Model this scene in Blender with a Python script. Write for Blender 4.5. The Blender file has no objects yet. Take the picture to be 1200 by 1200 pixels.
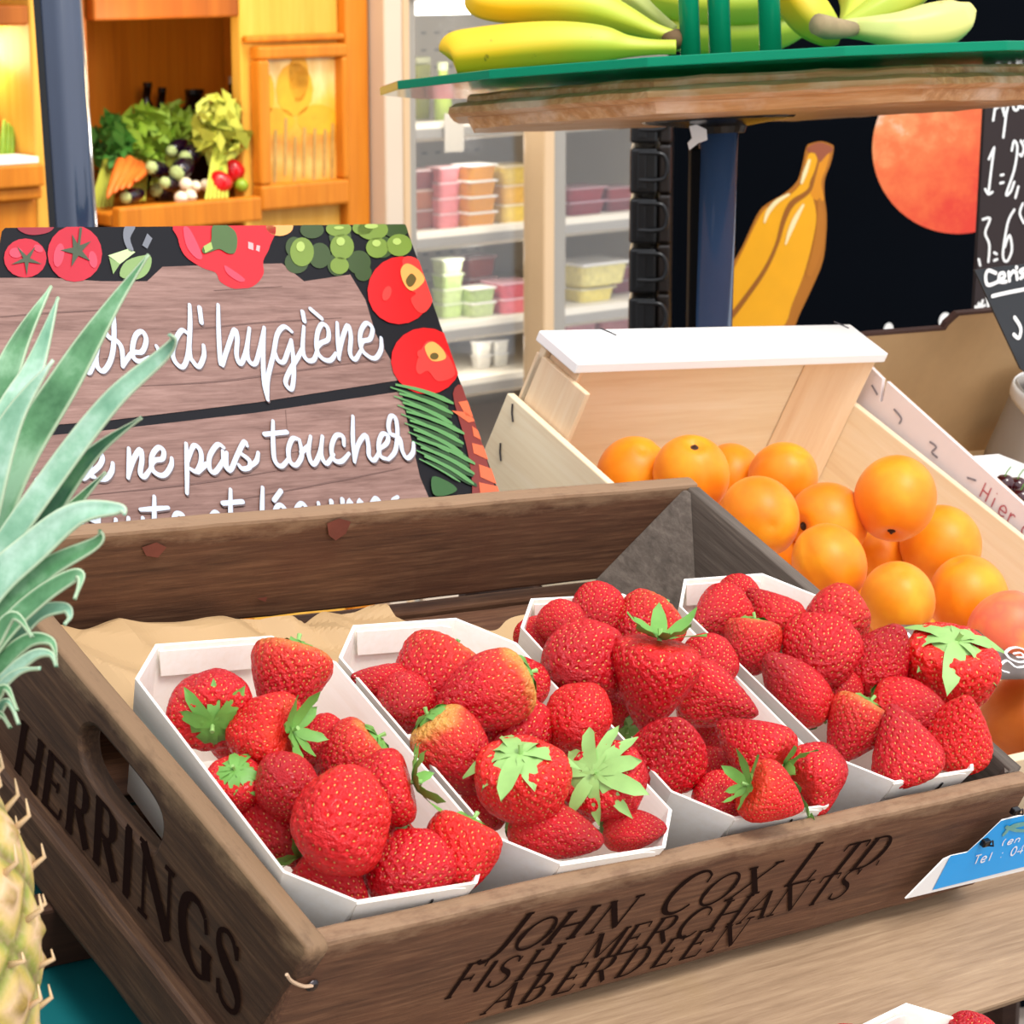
import bpy, bmesh, math, random
import numpy as np
from mathutils import Vector as V, Matrix, noise
from mathutils.geometry import tessellate_polygon
random.seed(7)
rng = np.random.default_rng(7)
SC = bpy.context.scene
COL = SC.collection
PI = math.pi

# ------------------------------------------------------------------ camera
PITCH = math.radians(13)
FPX = 3000.0
CAM = V((0, 0, 1.45))
cd = bpy.data.cameras.new('camera'); cam = bpy.data.objects.new('camera', cd); COL.objects.link(cam)
cam.location = CAM; cam.rotation_euler = (PI/2 - PITCH, 0, 0)
cd.sensor_width = 36; cd.lens = 36*FPX/1200; cd.clip_start = .05; cd.clip_end = 60
cd.dof.use_dof = True; cd.dof.focus_distance = 1.42; cd.dof.aperture_fstop = 30
SC.camera = cam
CB = Matrix(((1, 0, 0), (0, -math.sin(PITCH), math.cos(PITCH)), (0, -math.cos(PITCH), -math.sin(PITCH))))  # camera (right, down, forward) -> world

# ------------------------------------------------------------------ light, sky, exposure
SC.view_settings.view_transform = 'Standard'; SC.view_settings.look = 'None'
SC.view_settings.exposure = 0.24; SC.view_settings.gamma = 1.0; SC.view_settings.use_curve_mapping = False
w = bpy.data.worlds.new('sky'); SC.world = w; w.use_nodes = True
wn, wl = w.node_tree.nodes, w.node_tree.links
bg = wn['Background']; bg.inputs['Strength'].default_value = 1.0
tc = wn.new('ShaderNodeTexCoord'); sp = wn.new('ShaderNodeVectorMath'); sp.operation = 'DOT_PRODUCT'
sp.inputs[1].default_value = V((.42, -.55, .72)).normalized()
wl.new(tc.outputs['Generated'], sp.inputs[0])
rp = wn.new('ShaderNodeValToRGB'); e = rp.color_ramp.elements
e[0].position = .0; e[0].color = (.22, .215, .21, 1); e[1].position = 1; e[1].color = (1.5, 1.52, 1.6, 1)
x = e.new(.45); x.color = (.66, .67, .71, 1)
x = e.new(.75); x.color = (1.02, 1.04, 1.1, 1)
mr = wn.new('ShaderNodeMapRange'); mr.inputs[1].default_value = -1; mr.inputs[2].default_value = 1
wl.new(sp.outputs['Value'], mr.inputs[0]); wl.new(mr.outputs[0], rp.inputs[0]); wl.new(rp.outputs[0], bg.inputs['Color'])
sd = bpy.data.lights.new('sun', 'SUN'); sd.energy = 2.0; sd.angle = math.radians(20); sd.color = (1, .965, .91)
sun = bpy.data.objects.new('sun', sd); COL.objects.link(sun)
sun.rotation_euler = (-V((.42, -.55, 1.0))).to_track_quat('-Z', 'Y').to_euler()

# ------------------------------------------------------------------ helpers
def ray(px, py):
    return CB @ V(((px-600)/FPX, (py-600)/FPX, 1))
def at(px, py, d):                      # world point seen at a pixel, d metres along the camera axis
    return CAM + ray(px, py)*d
def depth(p):
    return (CB.transposed() @ (p-CAM)).z
class Fr:                               # a local frame; px() meets a viewing ray with one of its planes
    def __init__(s, M): s.M = M; s.I = M.inverted()
    def px(s, x, y, val=0, ax=2):
        o = s.I @ CAM; d = s.I.to_3x3() @ ray(x, y)
        return o + d*((val-o[ax])/d[ax])
    def w(s, *a): return s.M @ V(a)
def frame(o, x, y):                     # origin, x axis, rough y axis
    x = x.normalized(); z = x.cross(y).normalized(); y = z.cross(x)
    return Fr(Matrix.Translation(o) @ Matrix((x, y, z)).transposed().to_4x4())

def srgb(c):
    if isinstance(c, str): c = [int(c[i:i+2], 16) for i in (0, 2, 4)]
    return tuple(((v/255)/12.92 if v/255 <= .04045 else ((v/255+.055)/1.055)**2.4) for v in c) + (1,)
def newmat(n):
    m = bpy.data.materials.new(n); m.use_nodes = True
    return m, m.node_tree.nodes, m.node_tree.links, m.node_tree.nodes['Principled BSDF']
def texco(N, L, scale=(1, 1, 1), rot=(0, 0, 0)):
    t = N.new('ShaderNodeTexCoord'); mp = N.new('ShaderNodeMapping'); mp.inputs['Scale'].default_value = scale; mp.inputs['Rotation'].default_value = rot
    L.new(t.outputs['Object'], mp.inputs[0]); return mp.outputs[0]
def noi(N, L, co, scale, detail=3, rough=.55, dist=0):
    n = N.new('ShaderNodeTexNoise'); n.inputs['Scale'].default_value = scale; n.inputs['Detail'].default_value = detail
    n.inputs['Roughness'].default_value = rough; n.inputs['Distortion'].default_value = dist
    L.new(co, n.inputs['Vector']); return n.outputs['Fac']
def ramp(N, L, fac, stops):
    r = N.new('ShaderNodeValToRGB'); e = r.color_ramp.elements
    while len(e) < len(stops): e.new(.5)
    for q, (p, c) in zip(e, stops): q.position = p; q.color = srgb(c)
    L.new(fac, r.inputs[0]); return r.outputs[0]
def mixc(N, L, fac, a, b, mode='MIX'):
    m = N.new('ShaderNodeMix'); m.data_type = 'RGBA'; m.blend_type = mode
    for s, v in ((0, fac), (6, a), (7, b)):
        if hasattr(v, 'links') or hasattr(v, 'is_linked'): L.new(v, m.inputs[s])
        else: m.inputs[s].default_value = v
    return m.outputs[2]
def bump(N, L, b, h, strength=.3, dist=.002):
    n = N.new('ShaderNodeBump'); n.inputs['Strength'].default_value = strength; n.inputs['Distance'].default_value = dist
    L.new(h, n.inputs['Height']); L.new(n.outputs[0], b.inputs['Normal'])
_mc = {}
def plain(n, c, rough=.5, vary=.12, scale=30, metal=0, spec=.5, bmp=0, coat=0):
    k = (n,)
    if k in _mc: return _mc[k]
    m, N, L, b = newmat(n); c4 = srgb(c); co = texco(N, L)
    f = noi(N, L, co, scale, 4)
    lo = tuple(v*(1-vary) for v in c4[:3])+(1,); hi = tuple(min(1, v*(1+vary)) for v in c4[:3])+(1,)
    L.new(mixc(N, L, f, lo, hi), b.inputs['Base Color'])
    b.inputs['Roughness'].default_value = rough; b.inputs['Metallic'].default_value = metal; b.inputs['Specular IOR Level'].default_value = spec
    b.inputs['Coat Weight'].default_value = coat; b.inputs['Coat Roughness'].default_value = .05
    if bmp: bump(N, L, b, f, bmp)
    _mc[k] = m; return m
def wood(n, dark, mid, light, ax=0, fine=120, rough=.7, stain=None, bmp=.35, stretch=.05, spec=.3, wear=None):
    m, N, L, b = newmat(n)
    s = [1, 1, 1]; s[ax] = stretch
    co = texco(N, L, s)
    g = noi(N, L, co, fine, 6, .65, .4)
    g2 = noi(N, L, co, fine*.16, 5, .65, 1.0)
    c = ramp(N, L, g, [(.28, dark), (.5, mid), (.72, light)])
    c2 = ramp(N, L, g2, [(.3, dark), (.55, mid), (.8, light)])
    c = mixc(N, L, .5, c, c2)
    if stain:
        co2 = texco(N, L)
        f = noi(N, L, co2, 14, 5, .6)
        r = N.new('ShaderNodeMapRange'); r.inputs[1].default_value = .52; r.inputs[2].default_value = .75; r.inputs[4].default_value = .6
        L.new(f, r.inputs[0]); c = mixc(N, L, r.outputs[0], c, srgb(stain))
    if wear:                                # pale worn band along the handled top edge
        t = N.new('ShaderNodeTexCoord'); sx = N.new('ShaderNodeSeparateXYZ'); L.new(t.outputs['Object'], sx.inputs[0])
        wn_ = noi(N, L, texco(N, L, tuple(.35 if i == ax else 1 for i in range(3))), 90, 5, .7)
        ad = N.new('ShaderNodeMath'); ad.operation = 'MULTIPLY_ADD'; L.new(wn_, ad.inputs[0]); ad.inputs[1].default_value = .03; L.new(sx.outputs['Z'], ad.inputs[2])
        r = N.new('ShaderNodeMapRange'); r.inputs[1].default_value = .006; r.inputs[2].default_value = .0165; r.inputs[4].default_value = .65
        L.new(ad.outputs[0], r.inputs[0]); c = mixc(N, L, r.outputs[0], c, srgb(wear))
    L.new(c, b.inputs['Base Color']); b.inputs['Roughness'].default_value = rough; b.inputs['Specular IOR Level'].default_value = spec
    bump(N, L, b, g, bmp, .001)
    return m

def tag(o, label=None, cat=None, group=None, kind=None):
    for k, v in (('label', label), ('category', cat), ('group', group), ('kind', kind)):
        if v: o[k] = v
    return o
def empty(name, M=None, label=None, cat=None, group=None):
    o = bpy.data.objects.new(name, None); o.empty_display_size = .05; COL.objects.link(o)
    if M is not None: o.matrix_world = M
    return tag(o, label, cat, group)
def link(name, me, parent=None, M=None):
    o = bpy.data.objects.new(name, me); COL.objects.link(o)
    if parent: o.parent = parent
    if M is not None: o.matrix_local = M
    return o
def obj(name, bm, mats, parent=None, M=None, smooth=False):
    me = bpy.data.meshes.new(name)
    bmesh.ops.recalc_face_normals(bm, faces=bm.faces[:])
    bm.to_mesh(me); bm.free()
    for m in (mats if isinstance(mats, (list, tuple)) else [mats]): me.materials.append(m)
    if smooth:
        for p in me.polygons: p.use_smooth = True
    return link(name, me, parent, M)
def raw(name, verts, faces, mats, parent=None, M=None, smooth=True, mi=None):
    me = bpy.data.meshes.new(name); me.from_pydata([tuple(v) for v in verts], [], faces)
    for m in (mats if isinstance(mats, (list, tuple)) else [mats]): me.materials.append(m)
    if smooth: me.polygons.foreach_set('use_smooth', [True]*len(me.polygons))
    if mi is not None: me.polygons.foreach_set('material_index', mi)
    me.update()
    return link(name, me, parent, M)
def BM(): return bmesh.new()
def box(bm, x0, x1, y0, y1, z0, z1, bev=0, seg=2, M=None):
    r = bmesh.ops.create_cube(bm, size=1)
    vs = r['verts']
    for v in vs: v.co = V(((x0+x1)/2+v.co.x*(x1-x0), (y0+y1)/2+v.co.y*(y1-y0), (z0+z1)/2+v.co.z*(z1-z0)))
    if bev:
        es = list({e for v in vs for e in v.link_edges})
        rr = bmesh.ops.bevel(bm, geom=es, offset=bev, segments=seg, affect='EDGES', profile=.5)
        vs = list({v for f in rr['faces'] for v in f.verts} | {v for v in vs if v.is_valid})
    if M is not None:
        for v in vs: v.co = M @ v.co
    return bm
def catmull(pts, n=6, closed=False):
    pts = [V(p) for p in pts]
    if len(pts) < 3 and not closed: return pts
    out = []; N_ = len(pts)
    for i in range(N_ if closed else N_-1):
        g = (lambda k: pts[k % N_]) if closed else (lambda k: pts[max(0, min(N_-1, k))])
        p0, p1, p2, p3 = g(i-1), g(i), g(i+1), g(i+2)
        for k in range(n):
            t = k/n
            out.append(.5*((2*p1)+(p2-p0)*t+(2*p0-5*p1+4*p2-p3)*t*t+(3*p1-p0-3*p2+p3)*t**3))
    if not closed: out.append(pts[-1])
    return out
def tube(bm, pts, rad, seg=12, cap=True, squash=None):
    pts = [V(p) for p in pts]; n = len(pts)
    rad = rad if isinstance(rad, (list, tuple)) else [rad]*n
    t0 = (pts[1]-pts[0]).normalized(); up = V((0, 0, 1)) if abs(t0.z) < .9 else V((1, 0, 0))
    a = t0.cross(up).normalized(); rings = []
    for i, p in enumerate(pts):
        t = (pts[min(n-1, i+1)]-pts[max(0, i-1)]).normalized()
        a = (a - t*a.dot(t)).normalized(); b = t.cross(a)
        ring = []
        for k in range(seg):
            th = 2*PI*k/seg; r = rad[i]*(squash(th) if squash else 1)
            ring.append(bm.verts.new(p+a*(r*math.cos(th))+b*(r*math.sin(th))))
        rings.append(ring)
    for i in range(n-1):
        for k in range(seg):
            bm.faces.new((rings[i][k], rings[i][(k+1) % seg], rings[i+1][(k+1) % seg], rings[i+1][k]))
    if cap:
        bm.faces.new(rings[0][::-1]); bm.faces.new(rings[-1])
    return bm
def lathe(bm, prof, seg=24, M=None, off=V((0, 0, 0))):
    rings = []
    for r, z in prof:
        rings.append([bm.verts.new((M or Matrix()) @ (off+V((r*math.cos(2*PI*k/seg), r*math.sin(2*PI*k/seg), z)))) for k in range(seg)])
    for i in range(len(rings)-1):
        for k in range(seg):
            bm.faces.new((rings[i][k], rings[i][(k+1) % seg], rings[i+1][(k+1) % seg], rings[i+1][k]))
    if prof[0][0] > 1e-5: bm.faces.new(rings[0][::-1])
    if prof[-1][0] > 1e-5: bm.faces.new(rings[-1])
    bmesh.ops.remove_doubles(bm, verts=[v for r in rings for v in r], dist=1e-6)
    return bm
def prism(bm, poly, depthv, bev=0):     # polygon of Vectors extruded by a vector
    a = [bm.verts.new(p) for p in poly]; b = [bm.verts.new(p+depthv) for p in poly]
    n = len(a)
    bm.faces.new(a); bm.faces.new(b[::-1])
    for i in range(n): bm.faces.new((a[i], b[i], b[(i+1) % n], a[(i+1) % n]))
    if bev: bmesh.ops.bevel(bm, geom=list({e for v in a+b for e in v.link_edges}), offset=bev, segments=2, affect='EDGES', profile=.5)
    return bm
def flat(bm, poly):                     # flat filled polygon (concave ok)
    poly = [V(p) for p in poly]
    vs = [bm.verts.new(p) for p in poly]
    for t in tessellate_polygon([poly]):
        try: bm.faces.new([vs[i] for i in t])
        except ValueError: pass
    return bm
def ribbon(bm, pts, wid, z, n=6, smooth=True, caps=True):   # brush stroke in a frame's xy plane
    P = [V((p[0], p[1], 0)) for p in pts]
    W = list(wid) if isinstance(wid, (list, tuple)) else [wid]*len(P)
    if smooth and len(P) > 2:
        Q = catmull([V((p.x, p.y, ww)) for p, ww in zip(P, W)], n)
        P = [V((q.x, q.y, 0)) for q in Q]; W = [max(q.z, 1e-5) for q in Q]
    L_, R_ = [], []
    z0 = z+len(bm.verts)*2e-7
    for i, p in enumerate(P):
        t = P[min(len(P)-1, i+1)]-P[max(0, i-1)]
        t = t.normalized() if t.length > 1e-9 else V((1, 0, 0))
        nn = V((-t.y, t.x, 0))*W[i]/2
        z = z0+i*1.5e-6
        L_.append(bm.verts.new((p.x+nn.x, p.y+nn.y, z))); R_.append(bm.verts.new((p.x-nn.x, p.y-nn.y, z)))
    for i in range(len(P)-1): bm.faces.new((L_[i], R_[i], R_[i+1], L_[i+1]))
    if caps:
        for p, ww, zc in ((P[0], W[0], z0-2e-6), (P[-1], W[-1], z+2e-6)):
            bm.faces.new([bm.verts.new((p.x+ww/2*math.cos(a*PI/5), p.y+ww/2*math.sin(a*PI/5), zc)) for a in range(10)])
    return bm
def lights(name, loc, energy, col, size=.1, kind='POINT', parent=None, target=None):
    d = bpy.data.lights.new(name, kind); d.energy = energy; d.color = col
    if kind == 'POINT': d.shadow_soft_size = size
    else: d.size = size
    o = bpy.data.objects.new(name, d); COL.objects.link(o); o.location = loc
    if target is not None: o.rotation_euler = (V(target)-V(loc)).to_track_quat('-Z', 'Y').to_euler()
    return o

# ------------------------------------------------------------------ materials
M_wood_x = wood('old_crate_wood', '38231A', '64432F', '8C664A', 0, 430, .62, '5A3526', wear='A38466')
M_wood_y = wood('old_end_wood_shaded', '261810', '473020', '6E5038', 1, 430, .62, '40281A', wear='98795A')  # darker than the front boards: shade on the left end put into the colour
M_wood_g = wood('grey_end_wood', '433B34', '645950', '85796E', 1, 300, .75)
M_letter = plain('branded_lettering', '1C0E0A', .85, .25, 200, spec=.05)
M_plank = wood('tan_plank', '7A6048', '9C8064', 'B89C7C', 0, 330, .6, '967A58')
M_teal = plain('teal_paint', '0E5F63', .4, .2, 8)
M_darkbox = wood('dark_box_wood', '24150E', '3B2418', '523423', 0, 80, .6)
M_pine = wood('pine', 'DCBF98', 'E9D3B0', 'F2E2C8', 0, 150, .6, bmp=.12)
M_pine_y = wood('pine_side', 'DFC29A', 'EBD6B2', 'F3E3C9', 1, 150, .6, bmp=.12)
M_pine_z = wood('pine_post', 'DDB890', 'EBCFAA', 'F3DFC4', 2, 150, .6, bmp=.12)
M_veneer = wood('poplar_veneer', 'F1E8DA', 'F8F2E8', 'FCF8F2', 1, 260, .55, bmp=.06)
M_white = plain('white_paper', 'F4F2EE', .6, .03, 20)
M_card = plain('brown_cardboard', 'B8966A', .85, .08, 60)
M_cardprint = plain('printed_cardboard', 'E9DCD9', .6, .06, 25)
M_cardedge = plain('dark_cardboard_edge', '4A3028', .8, .1)
M_kraft = plain('kraft_paper', 'BE9C70', .65, .14, 14)
M_staple = plain('steel', '4A4648', .35, .1, metal=1)
M_matt = plain('matt_black', '0A0A0B', .8, .2, 40, spec=.1)
M_black = plain('black_plastic', '0B0B0D', .25, .2, 40)
M_navy = plain('navy_gloss_paint', '22314A', .18, .2, 10, coat=.9); M_navy2 = plain('steel_blue_gloss_paint', '3A5376', .18, .2, 10, coat=.9)
M_green = plain('green_gloss', '0B8A63', .25, .1)
# ================================================================== the stall: crates in one sloping frame
CRM = (Matrix.Translation((-.09271, 1.07234, 1.00187)) @
       Matrix(((.72401, -.59559, .34797), (.68346, .68758, -.24519), (-.09323, .41534, .90488))).to_4x4())
Cr = Fr(CRM)
W, D, H, TH = .56, .3265, .1, .011

# ---- structure: ground and shop shell
def struct(name, bm, m, M=None):
    o = obj(name, bm, m, None, M); o['kind'] = 'structure'; return o
struct('floor', box(BM(), -4, 4, -2, 8, -.05, 0), plain('floor_tiles', '8A8078', .6, .1, 6))

# ---- plank, box and table under the strawberry crate
bm = box(BM(), .02, 1.35, -.078, .06, -.1, -.0935, .002)
o = obj('display_plank', bm, M_plank, None, CRM); tag(o, 'tan wooden plank running under the front of the old strawberry crate', 'plank')
t = empty('wooden_box', CRM, 'dark brown wooden box beneath the old crate, standing on the teal table', 'box')
bm = box(BM(), -.12, .5, .154, .168, -.149, -.107, .002); obj('front_panel', bm, M_darkbox, t)
bm = box(BM(), -.12, .5, .30, .314, -.149, -.107, .002); obj('rear_panel', bm, M_darkbox, t)
bm = box(BM(), -.12, -.108, .1685, .2995, -.149, -.107, .002); obj('end_panel', bm, M_darkbox, t)
t = empty('display_table', CRM, 'teal painted table top under the crates at bottom left', 'table')
obj('table_top', box(BM(), -.5, .56, -.02, .34, -.19, -.15, .003), M_teal, t)
for lx in (-.4, .5):
    for ly in (.03, .3):
        lp = Cr.w(lx, ly, -.18)
        obj('leg', tube(BM(), [Cr.I @ lp, Cr.I @ V((lp.x, lp.y, .0))], .025, 10), M_teal, t)

# ---- the old crate
crate = empty('wooden_crate', CRM, 'old dark wooden fish crate with branded lettering and slot handle, holding four strawberry punnets', 'crate')
def board2d(outer, holes, th, bev=.0015):
    c = bpy.data.curves.new('tmp', 'CURVE'); c.dimensions = '2D'; c.fill_mode = 'BOTH'; c.extrude = th/2-bev; c.bevel_depth = bev; c.bevel_resolution = 1; c.offset = -bev
    for poly in [outer]+holes:
        s = c.splines.new('POLY'); s.points.add(len(poly)-1); s.use_cyclic_u = True
        for p, q in zip(s.points, poly): p.co = (q[0], q[1], 0, 1)
    o = bpy.data.objects.new('tmp', c); COL.objects.link(o)
    dg = bpy.context.evaluated_depsgraph_get(); me = bpy.data.meshes.new_from_object(o.evaluated_get(dg))
    bpy.data.objects.remove(o); return me
def rough(bm, amp, sc, seed=0):
    for v in bm.verts: v.co += noise.noise_vector(v.co*sc+V((seed, 0, 0)))*amp
def longboard(x0, x1, y0, y1, z0, z1, bev=.0025, cuts=24, ax=0, amp=.0008):
    bm = box(BM(), x0, x1, y0, y1, z0, z1, bev)
    es = [e for e in bm.edges if abs((e.verts[0].co-e.verts[1].co).normalized()[ax]) > .99 and (e.verts[0].co-e.verts[1].co).length > .05]
    bmesh.ops.subdivide_edges(bm, edges=es, cuts=cuts); rough(bm, amp, 30); return bm
obj('front_board', longboard(.001, W-.001, 0, TH, -.083, .0005), M_wood_x, crate, smooth=False)
obj('back_board', longboard(0, W, D-TH, D, -.07, .003), M_wood_x, crate)
obj('back_slat', longboard(0, W, D-TH+.001, D+.001, -.1, -.079), M_wood_x, crate)
# left end with slot handle: drawn in (y, z), extruded along x
hs = [(.113+.0, -.0375), (.125, -.0395), (.16, -.0395), (.178, -.036), (.187, -.028), (.188, -.02), (.181, -.0135), (.165, -.0125), (.135, -.0125), (.118, -.0155), (.111, -.023), (.1105, -.031)]
hole = [(p.x, p.y) for p in catmull([V((a, b, 0)) for a, b in hs], 4, True)]
MX = Matrix(((0, 0, 1, 0), (1, 0, 0, 0), (0, 1, 0, 0), (0, 0, 0, 1)))
outer = [(-.003, -.001), (.0, .002), (.1, .003), (.2, .002), (.3, .003), (D-TH-.0005, .002), (D-TH-.0005, -.083), (.02, -.083), (.008, -.06), (.002, -.03)]
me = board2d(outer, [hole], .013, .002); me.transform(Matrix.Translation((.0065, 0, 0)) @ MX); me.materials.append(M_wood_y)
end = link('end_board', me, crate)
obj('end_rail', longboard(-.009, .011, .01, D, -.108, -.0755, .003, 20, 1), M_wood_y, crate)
me = board2d([(TH+.0005, .001), (.2, .002), (D-TH-.0005, .001), (D-TH-.0005, -.083), (TH+.0005, -.083)], [], .011, .001); me.transform(Matrix.Translation((W-.0055, 0, 0)) @ MX); me.materials.append(M_wood_g)
link('end_board', me, crate)
obj('end_rail', longboard(W-.011, W+.004, .01, D, -.108, -.085, .003, 20, 1), M_wood_g, crate)
for i in range(5):
    y0 = .014+i*.06
    obj('floor_slat', longboard(.0125, W-.0125, y0, y0+.052, -.082, -.075, .001), M_wood_x, crate)
# wedge shaped corner blocks, wider towards the floor
for cx, cy, sx, sy in ((W-TH-.0005, D-TH-.0005, -1, -1), (W-TH-.0005, TH+.001, -1, 1), (.0135, D-TH-.0005, 1, -1)):
    bm = BM()
    top = [V((cx, cy, -.001)), V((cx+sx*.004, cy, -.001)), V((cx, cy+sy*.004, -.001))]
    k = (.055, .055) if sy < 0 else (.012, .012)
    bot = [V((cx, cy, -.0745)), V((cx+sx*k[0], cy, -.0745)), V((cx, cy+sy*k[1], -.0745))]
    a = [bm.verts.new(p) for p in top]; b = [bm.verts.new(p) for p in bot]
    bm.faces.new(a); bm.faces.new(b[::-1])
    for i in range(3): bm.faces.new((a[i], a[(i+1) % 3], b[(i+1) % 3], b[i]))
    obj('corner_block', bm, M_wood_g, crate)
M_stain = plain('berry_stain', '743A2C', .7, .35, 60)
for pts in ([(382, 612), (396, 606), (410, 610), (404, 624), (392, 632), (384, 626)], [(165, 640), (182, 634), (194, 640), (184, 652), (170, 650)], [(300, 700), (312, 698), (310, 704)]):
    obj('berry_stain', flat(BM(), [V((q.x, D-TH-.0012, q.z)) for q in (Cr.px(a, b, D-TH, 1) for a, b in pts)]), M_stain, crate)
# screw and wire at the front left corner
p = Cr.px(366, 1155, -.001, 1)
bm = lathe(BM(), [(0, .0016), (.0022, .0014), (.0032, .0004), (.0034, 0)], 14, Matrix.Translation(p) @ Matrix.Rotation(PI/2, 4, 'X')); obj('screw', bm, M_staple, crate)
w_ = [Cr.px(a, b, -.002, 1) for a, b in ((336, 1142), (341, 1149), (350, 1154), (358, 1156), (366, 1155))]
obj('wire', tube(BM(), catmull(w_, 5), .0009, 6), plain('pale_wire', 'C9A98A', .5), crate)

# ---- serif lettering, each stroke in a unit box: (points, weight)
T_, t_ = 1.25, .5
def arc(cx, cy, rx, ry, a0, a1, n=9):
    return [(cx+rx*math.cos(math.radians(a0+(a1-a0)*i/(n-1))), cy+ry*math.sin(math.radians(a0+(a1-a0)*i/(n-1)))) for i in range(n)]
def sf(x, y, w=.26): return ([(x-w/2, y), (x+w/2, y)], t_)
def stem(x): return [([(x, 0), (x, 1)], T_), sf(x, 0), sf(x, 1)]
SERIF = {
 'H': stem(.18)+stem(.82)+[([(.18, .52), (.82, .52)], t_)],
 'E': stem(.22)+[([(.22, 1), (.8, 1)], t_), ([(.22, .52), (.65, .52)], t_), ([(.22, 0), (.85, 0)], t_), ([(.8, 1), (.82, .82)], t_), ([(.85, 0), (.9, .22)], t_), ([(.65, .42), (.65, .62)], t_)],
 'F': stem(.22)+[([(.22, 1), (.85, 1)], t_), ([(.22, .52), (.65, .52)], t_), ([(.85, 1), (.87, .8)], t_), ([(.65, .42), (.65, .62)], t_)],
 'R': stem(.2)+[([(.2, 1)]+arc(.48, .75, .26, .25, 90, -90)+[(.2, .5)], [t_, t_, .5, .8, T_, T_, T_, .8, .5, t_, t_]), ([(.48, .5), (.9, 0)], T_)],
 'B': stem(.2)+[([(.2, 1)]+arc(.46, .76, .25, .24, 90, -90)+[(.2, .52)], [t_, t_, .5, .8, T_, T_, T_, .8, .5, t_, t_]), ([(.2, .52)]+arc(.5, .26, .3, .26, 90, -90)+[(.2, 0)], [t_, t_, .5, .8, T_, T_, T_, .8, .5, t_, t_])],
 'D': stem(.2)+[([(.2, 1)]+arc(.42, .5, .45, .5, 90, -90)+[(.2, 0)], [t_, t_, .5, .8, T_, T_, T_, .8, .5, t_, t_])],
 'I': stem(.5),
 'L': stem(.22)+[([(.22, 0), (.85, 0)], t_), ([(.85, 0), (.9, .25)], t_)],
 'T': stem(.5)+[([(.08, 1), (.92, 1)], t_), ([(.08, 1), (.06, .8)], t_), ([(.92, 1), (.94, .8)], t_)],
 'N': [([(.15, 0), (.15, 1)], t_), ([(.12, 1), (.85, 0)], T_), ([(.85, 0), (.85, 1)], t_), sf(.15, 0), sf(.85, 1), sf(.12, 1, .2)],
 'M': [([(.12, 0), (.15, 1)], t_), ([(.15, 1), (.5, .1)], T_), ([(.5, .1), (.85, 1)], t_), ([(.85, 1), (.88, 0)], T_), sf(.12, 0), sf(.88, 0), sf(.12, 1, .16), sf(.88, 1, .16)],
 'A': [([(.08, 0), (.5, 1)], t_), ([(.5, 1), (.9, 0)], T_), ([(.24, .36), (.74, .36)], t_), sf(.08, 0, .22), sf(.9, 0, .26)],
 'G': [(arc(.52, .5, .42, .5, 50, 300, 13), [t_, .5, .7, .9, T_, T_, T_, T_, T_, .8, .6, t_, t_]), ([(.78, .42), (.78, .05)], T_), sf(.78, .42, .34), ([(.8, .88), (.82, .68)], t_)],
 'C': [(arc(.55, .5, .45, .5, 45, 315, 13), [t_, .5, .7, .9, T_, T_, T_, T_, T_, .8, .6, t_, t_]), ([(.88, .86), (.9, .66)], t_)],
 'O': [(arc(.5, .5, .42, .5, 0, 360, 17), [T_, .9, .6, t_, t_, t_, .6, .9, T_, .9, .6, t_, t_, t_, .6, .9, T_])],
 'S': [([(.8, .76), (.7, .95), (.48, 1), (.25, .9), (.22, .72), (.4, .57), (.65, .44), (.8, .26), (.7, .07), (.45, 0), (.22, .06), (.15, .26)], [t_, t_, t_, .6, .9, T_, T_, .9, .6, t_, t_, t_]), ([(.8, .76), (.82, .95)], t_), ([(.15, .26), (.14, .06)], t_)],
 'J': [([(.75, 1), (.68, .25), (.5, 0), (.2, -.12), (.02, 0)], [T_, T_, .8, .5, .9]), sf(.75, 1, .3)],
 'X': [([(.12, 1), (.9, 0)], T_), ([(.88, 1), (.12, 0)], t_), sf(.12, 1), sf(.88, 1), sf(.12, 0), sf(.9, 0)],
 '.': [([(.3, .03), (.4, .03)], T_)],
}
def letter(bm, fr, ch, o, a, u, wt, ax, val, tr):
    for pts, wgt in SERIF[ch]:
        P = []
        for x, y in pts:
            q = fr.px(o[0]+a[0]*x+u[0]*y, o[1]+a[1]*x+u[1]*y, val, ax); P.append(tr(q))
        wid = [k*wt for k in wgt] if isinstance(wgt, list) else [wgt*wt]*len(P)
        ribbon(bm, P, wid, 0, 3, len(P) > 4, False)
# front board: frame xz plane at y=0
trF = lambda q: (q.x, q.z)
MFR = Matrix(((1, 0, 0, 0), (0, 0, -1, -.0006), (0, 1, 0, 0), (0, 0, 0, 1)))
bm = BM()
def fline(text, s, e, u, wt, caps=(), uc=None):
    k = (e[1]-s[1])/(e[0]-s[0])
    for ch, x0, x1 in text:
        uu = uc if (x0 in caps) else u
        letter(bm, Cr, ch, (x0, s[1]+k*(x0-s[0])), (x1-x0, k*(x1-x0)), uu, wt, 1, 0, trF)
fline([('J', 560, 592), ('O', 592, 634), ('H', 632, 676), ('N', 684, 726), ('C', 762, 808), ('O', 808, 848), ('X', 848, 888), ('L', 915, 950), ('T', 962, 992), ('D', 992, 1026), ('.', 1022, 1036)],
      (632, 1107), (917, 1038), (30, -37), .0031, (560, 762, 915), (37, -49))
fline([('F', 517, 549), ('I', 548, 564), ('S', 563, 594), ('H', 600, 640), ('M', 674, 716), ('E', 716, 744), ('R', 746, 780), ('C', 784, 816), ('H', 824, 860), ('A', 862, 894), ('N', 896, 930), ('T', 938, 962), ('S', 964, 990)],
      (519, 1170), (955, 1058), (25, -35), .0024, (517,), (28, -40))
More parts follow.
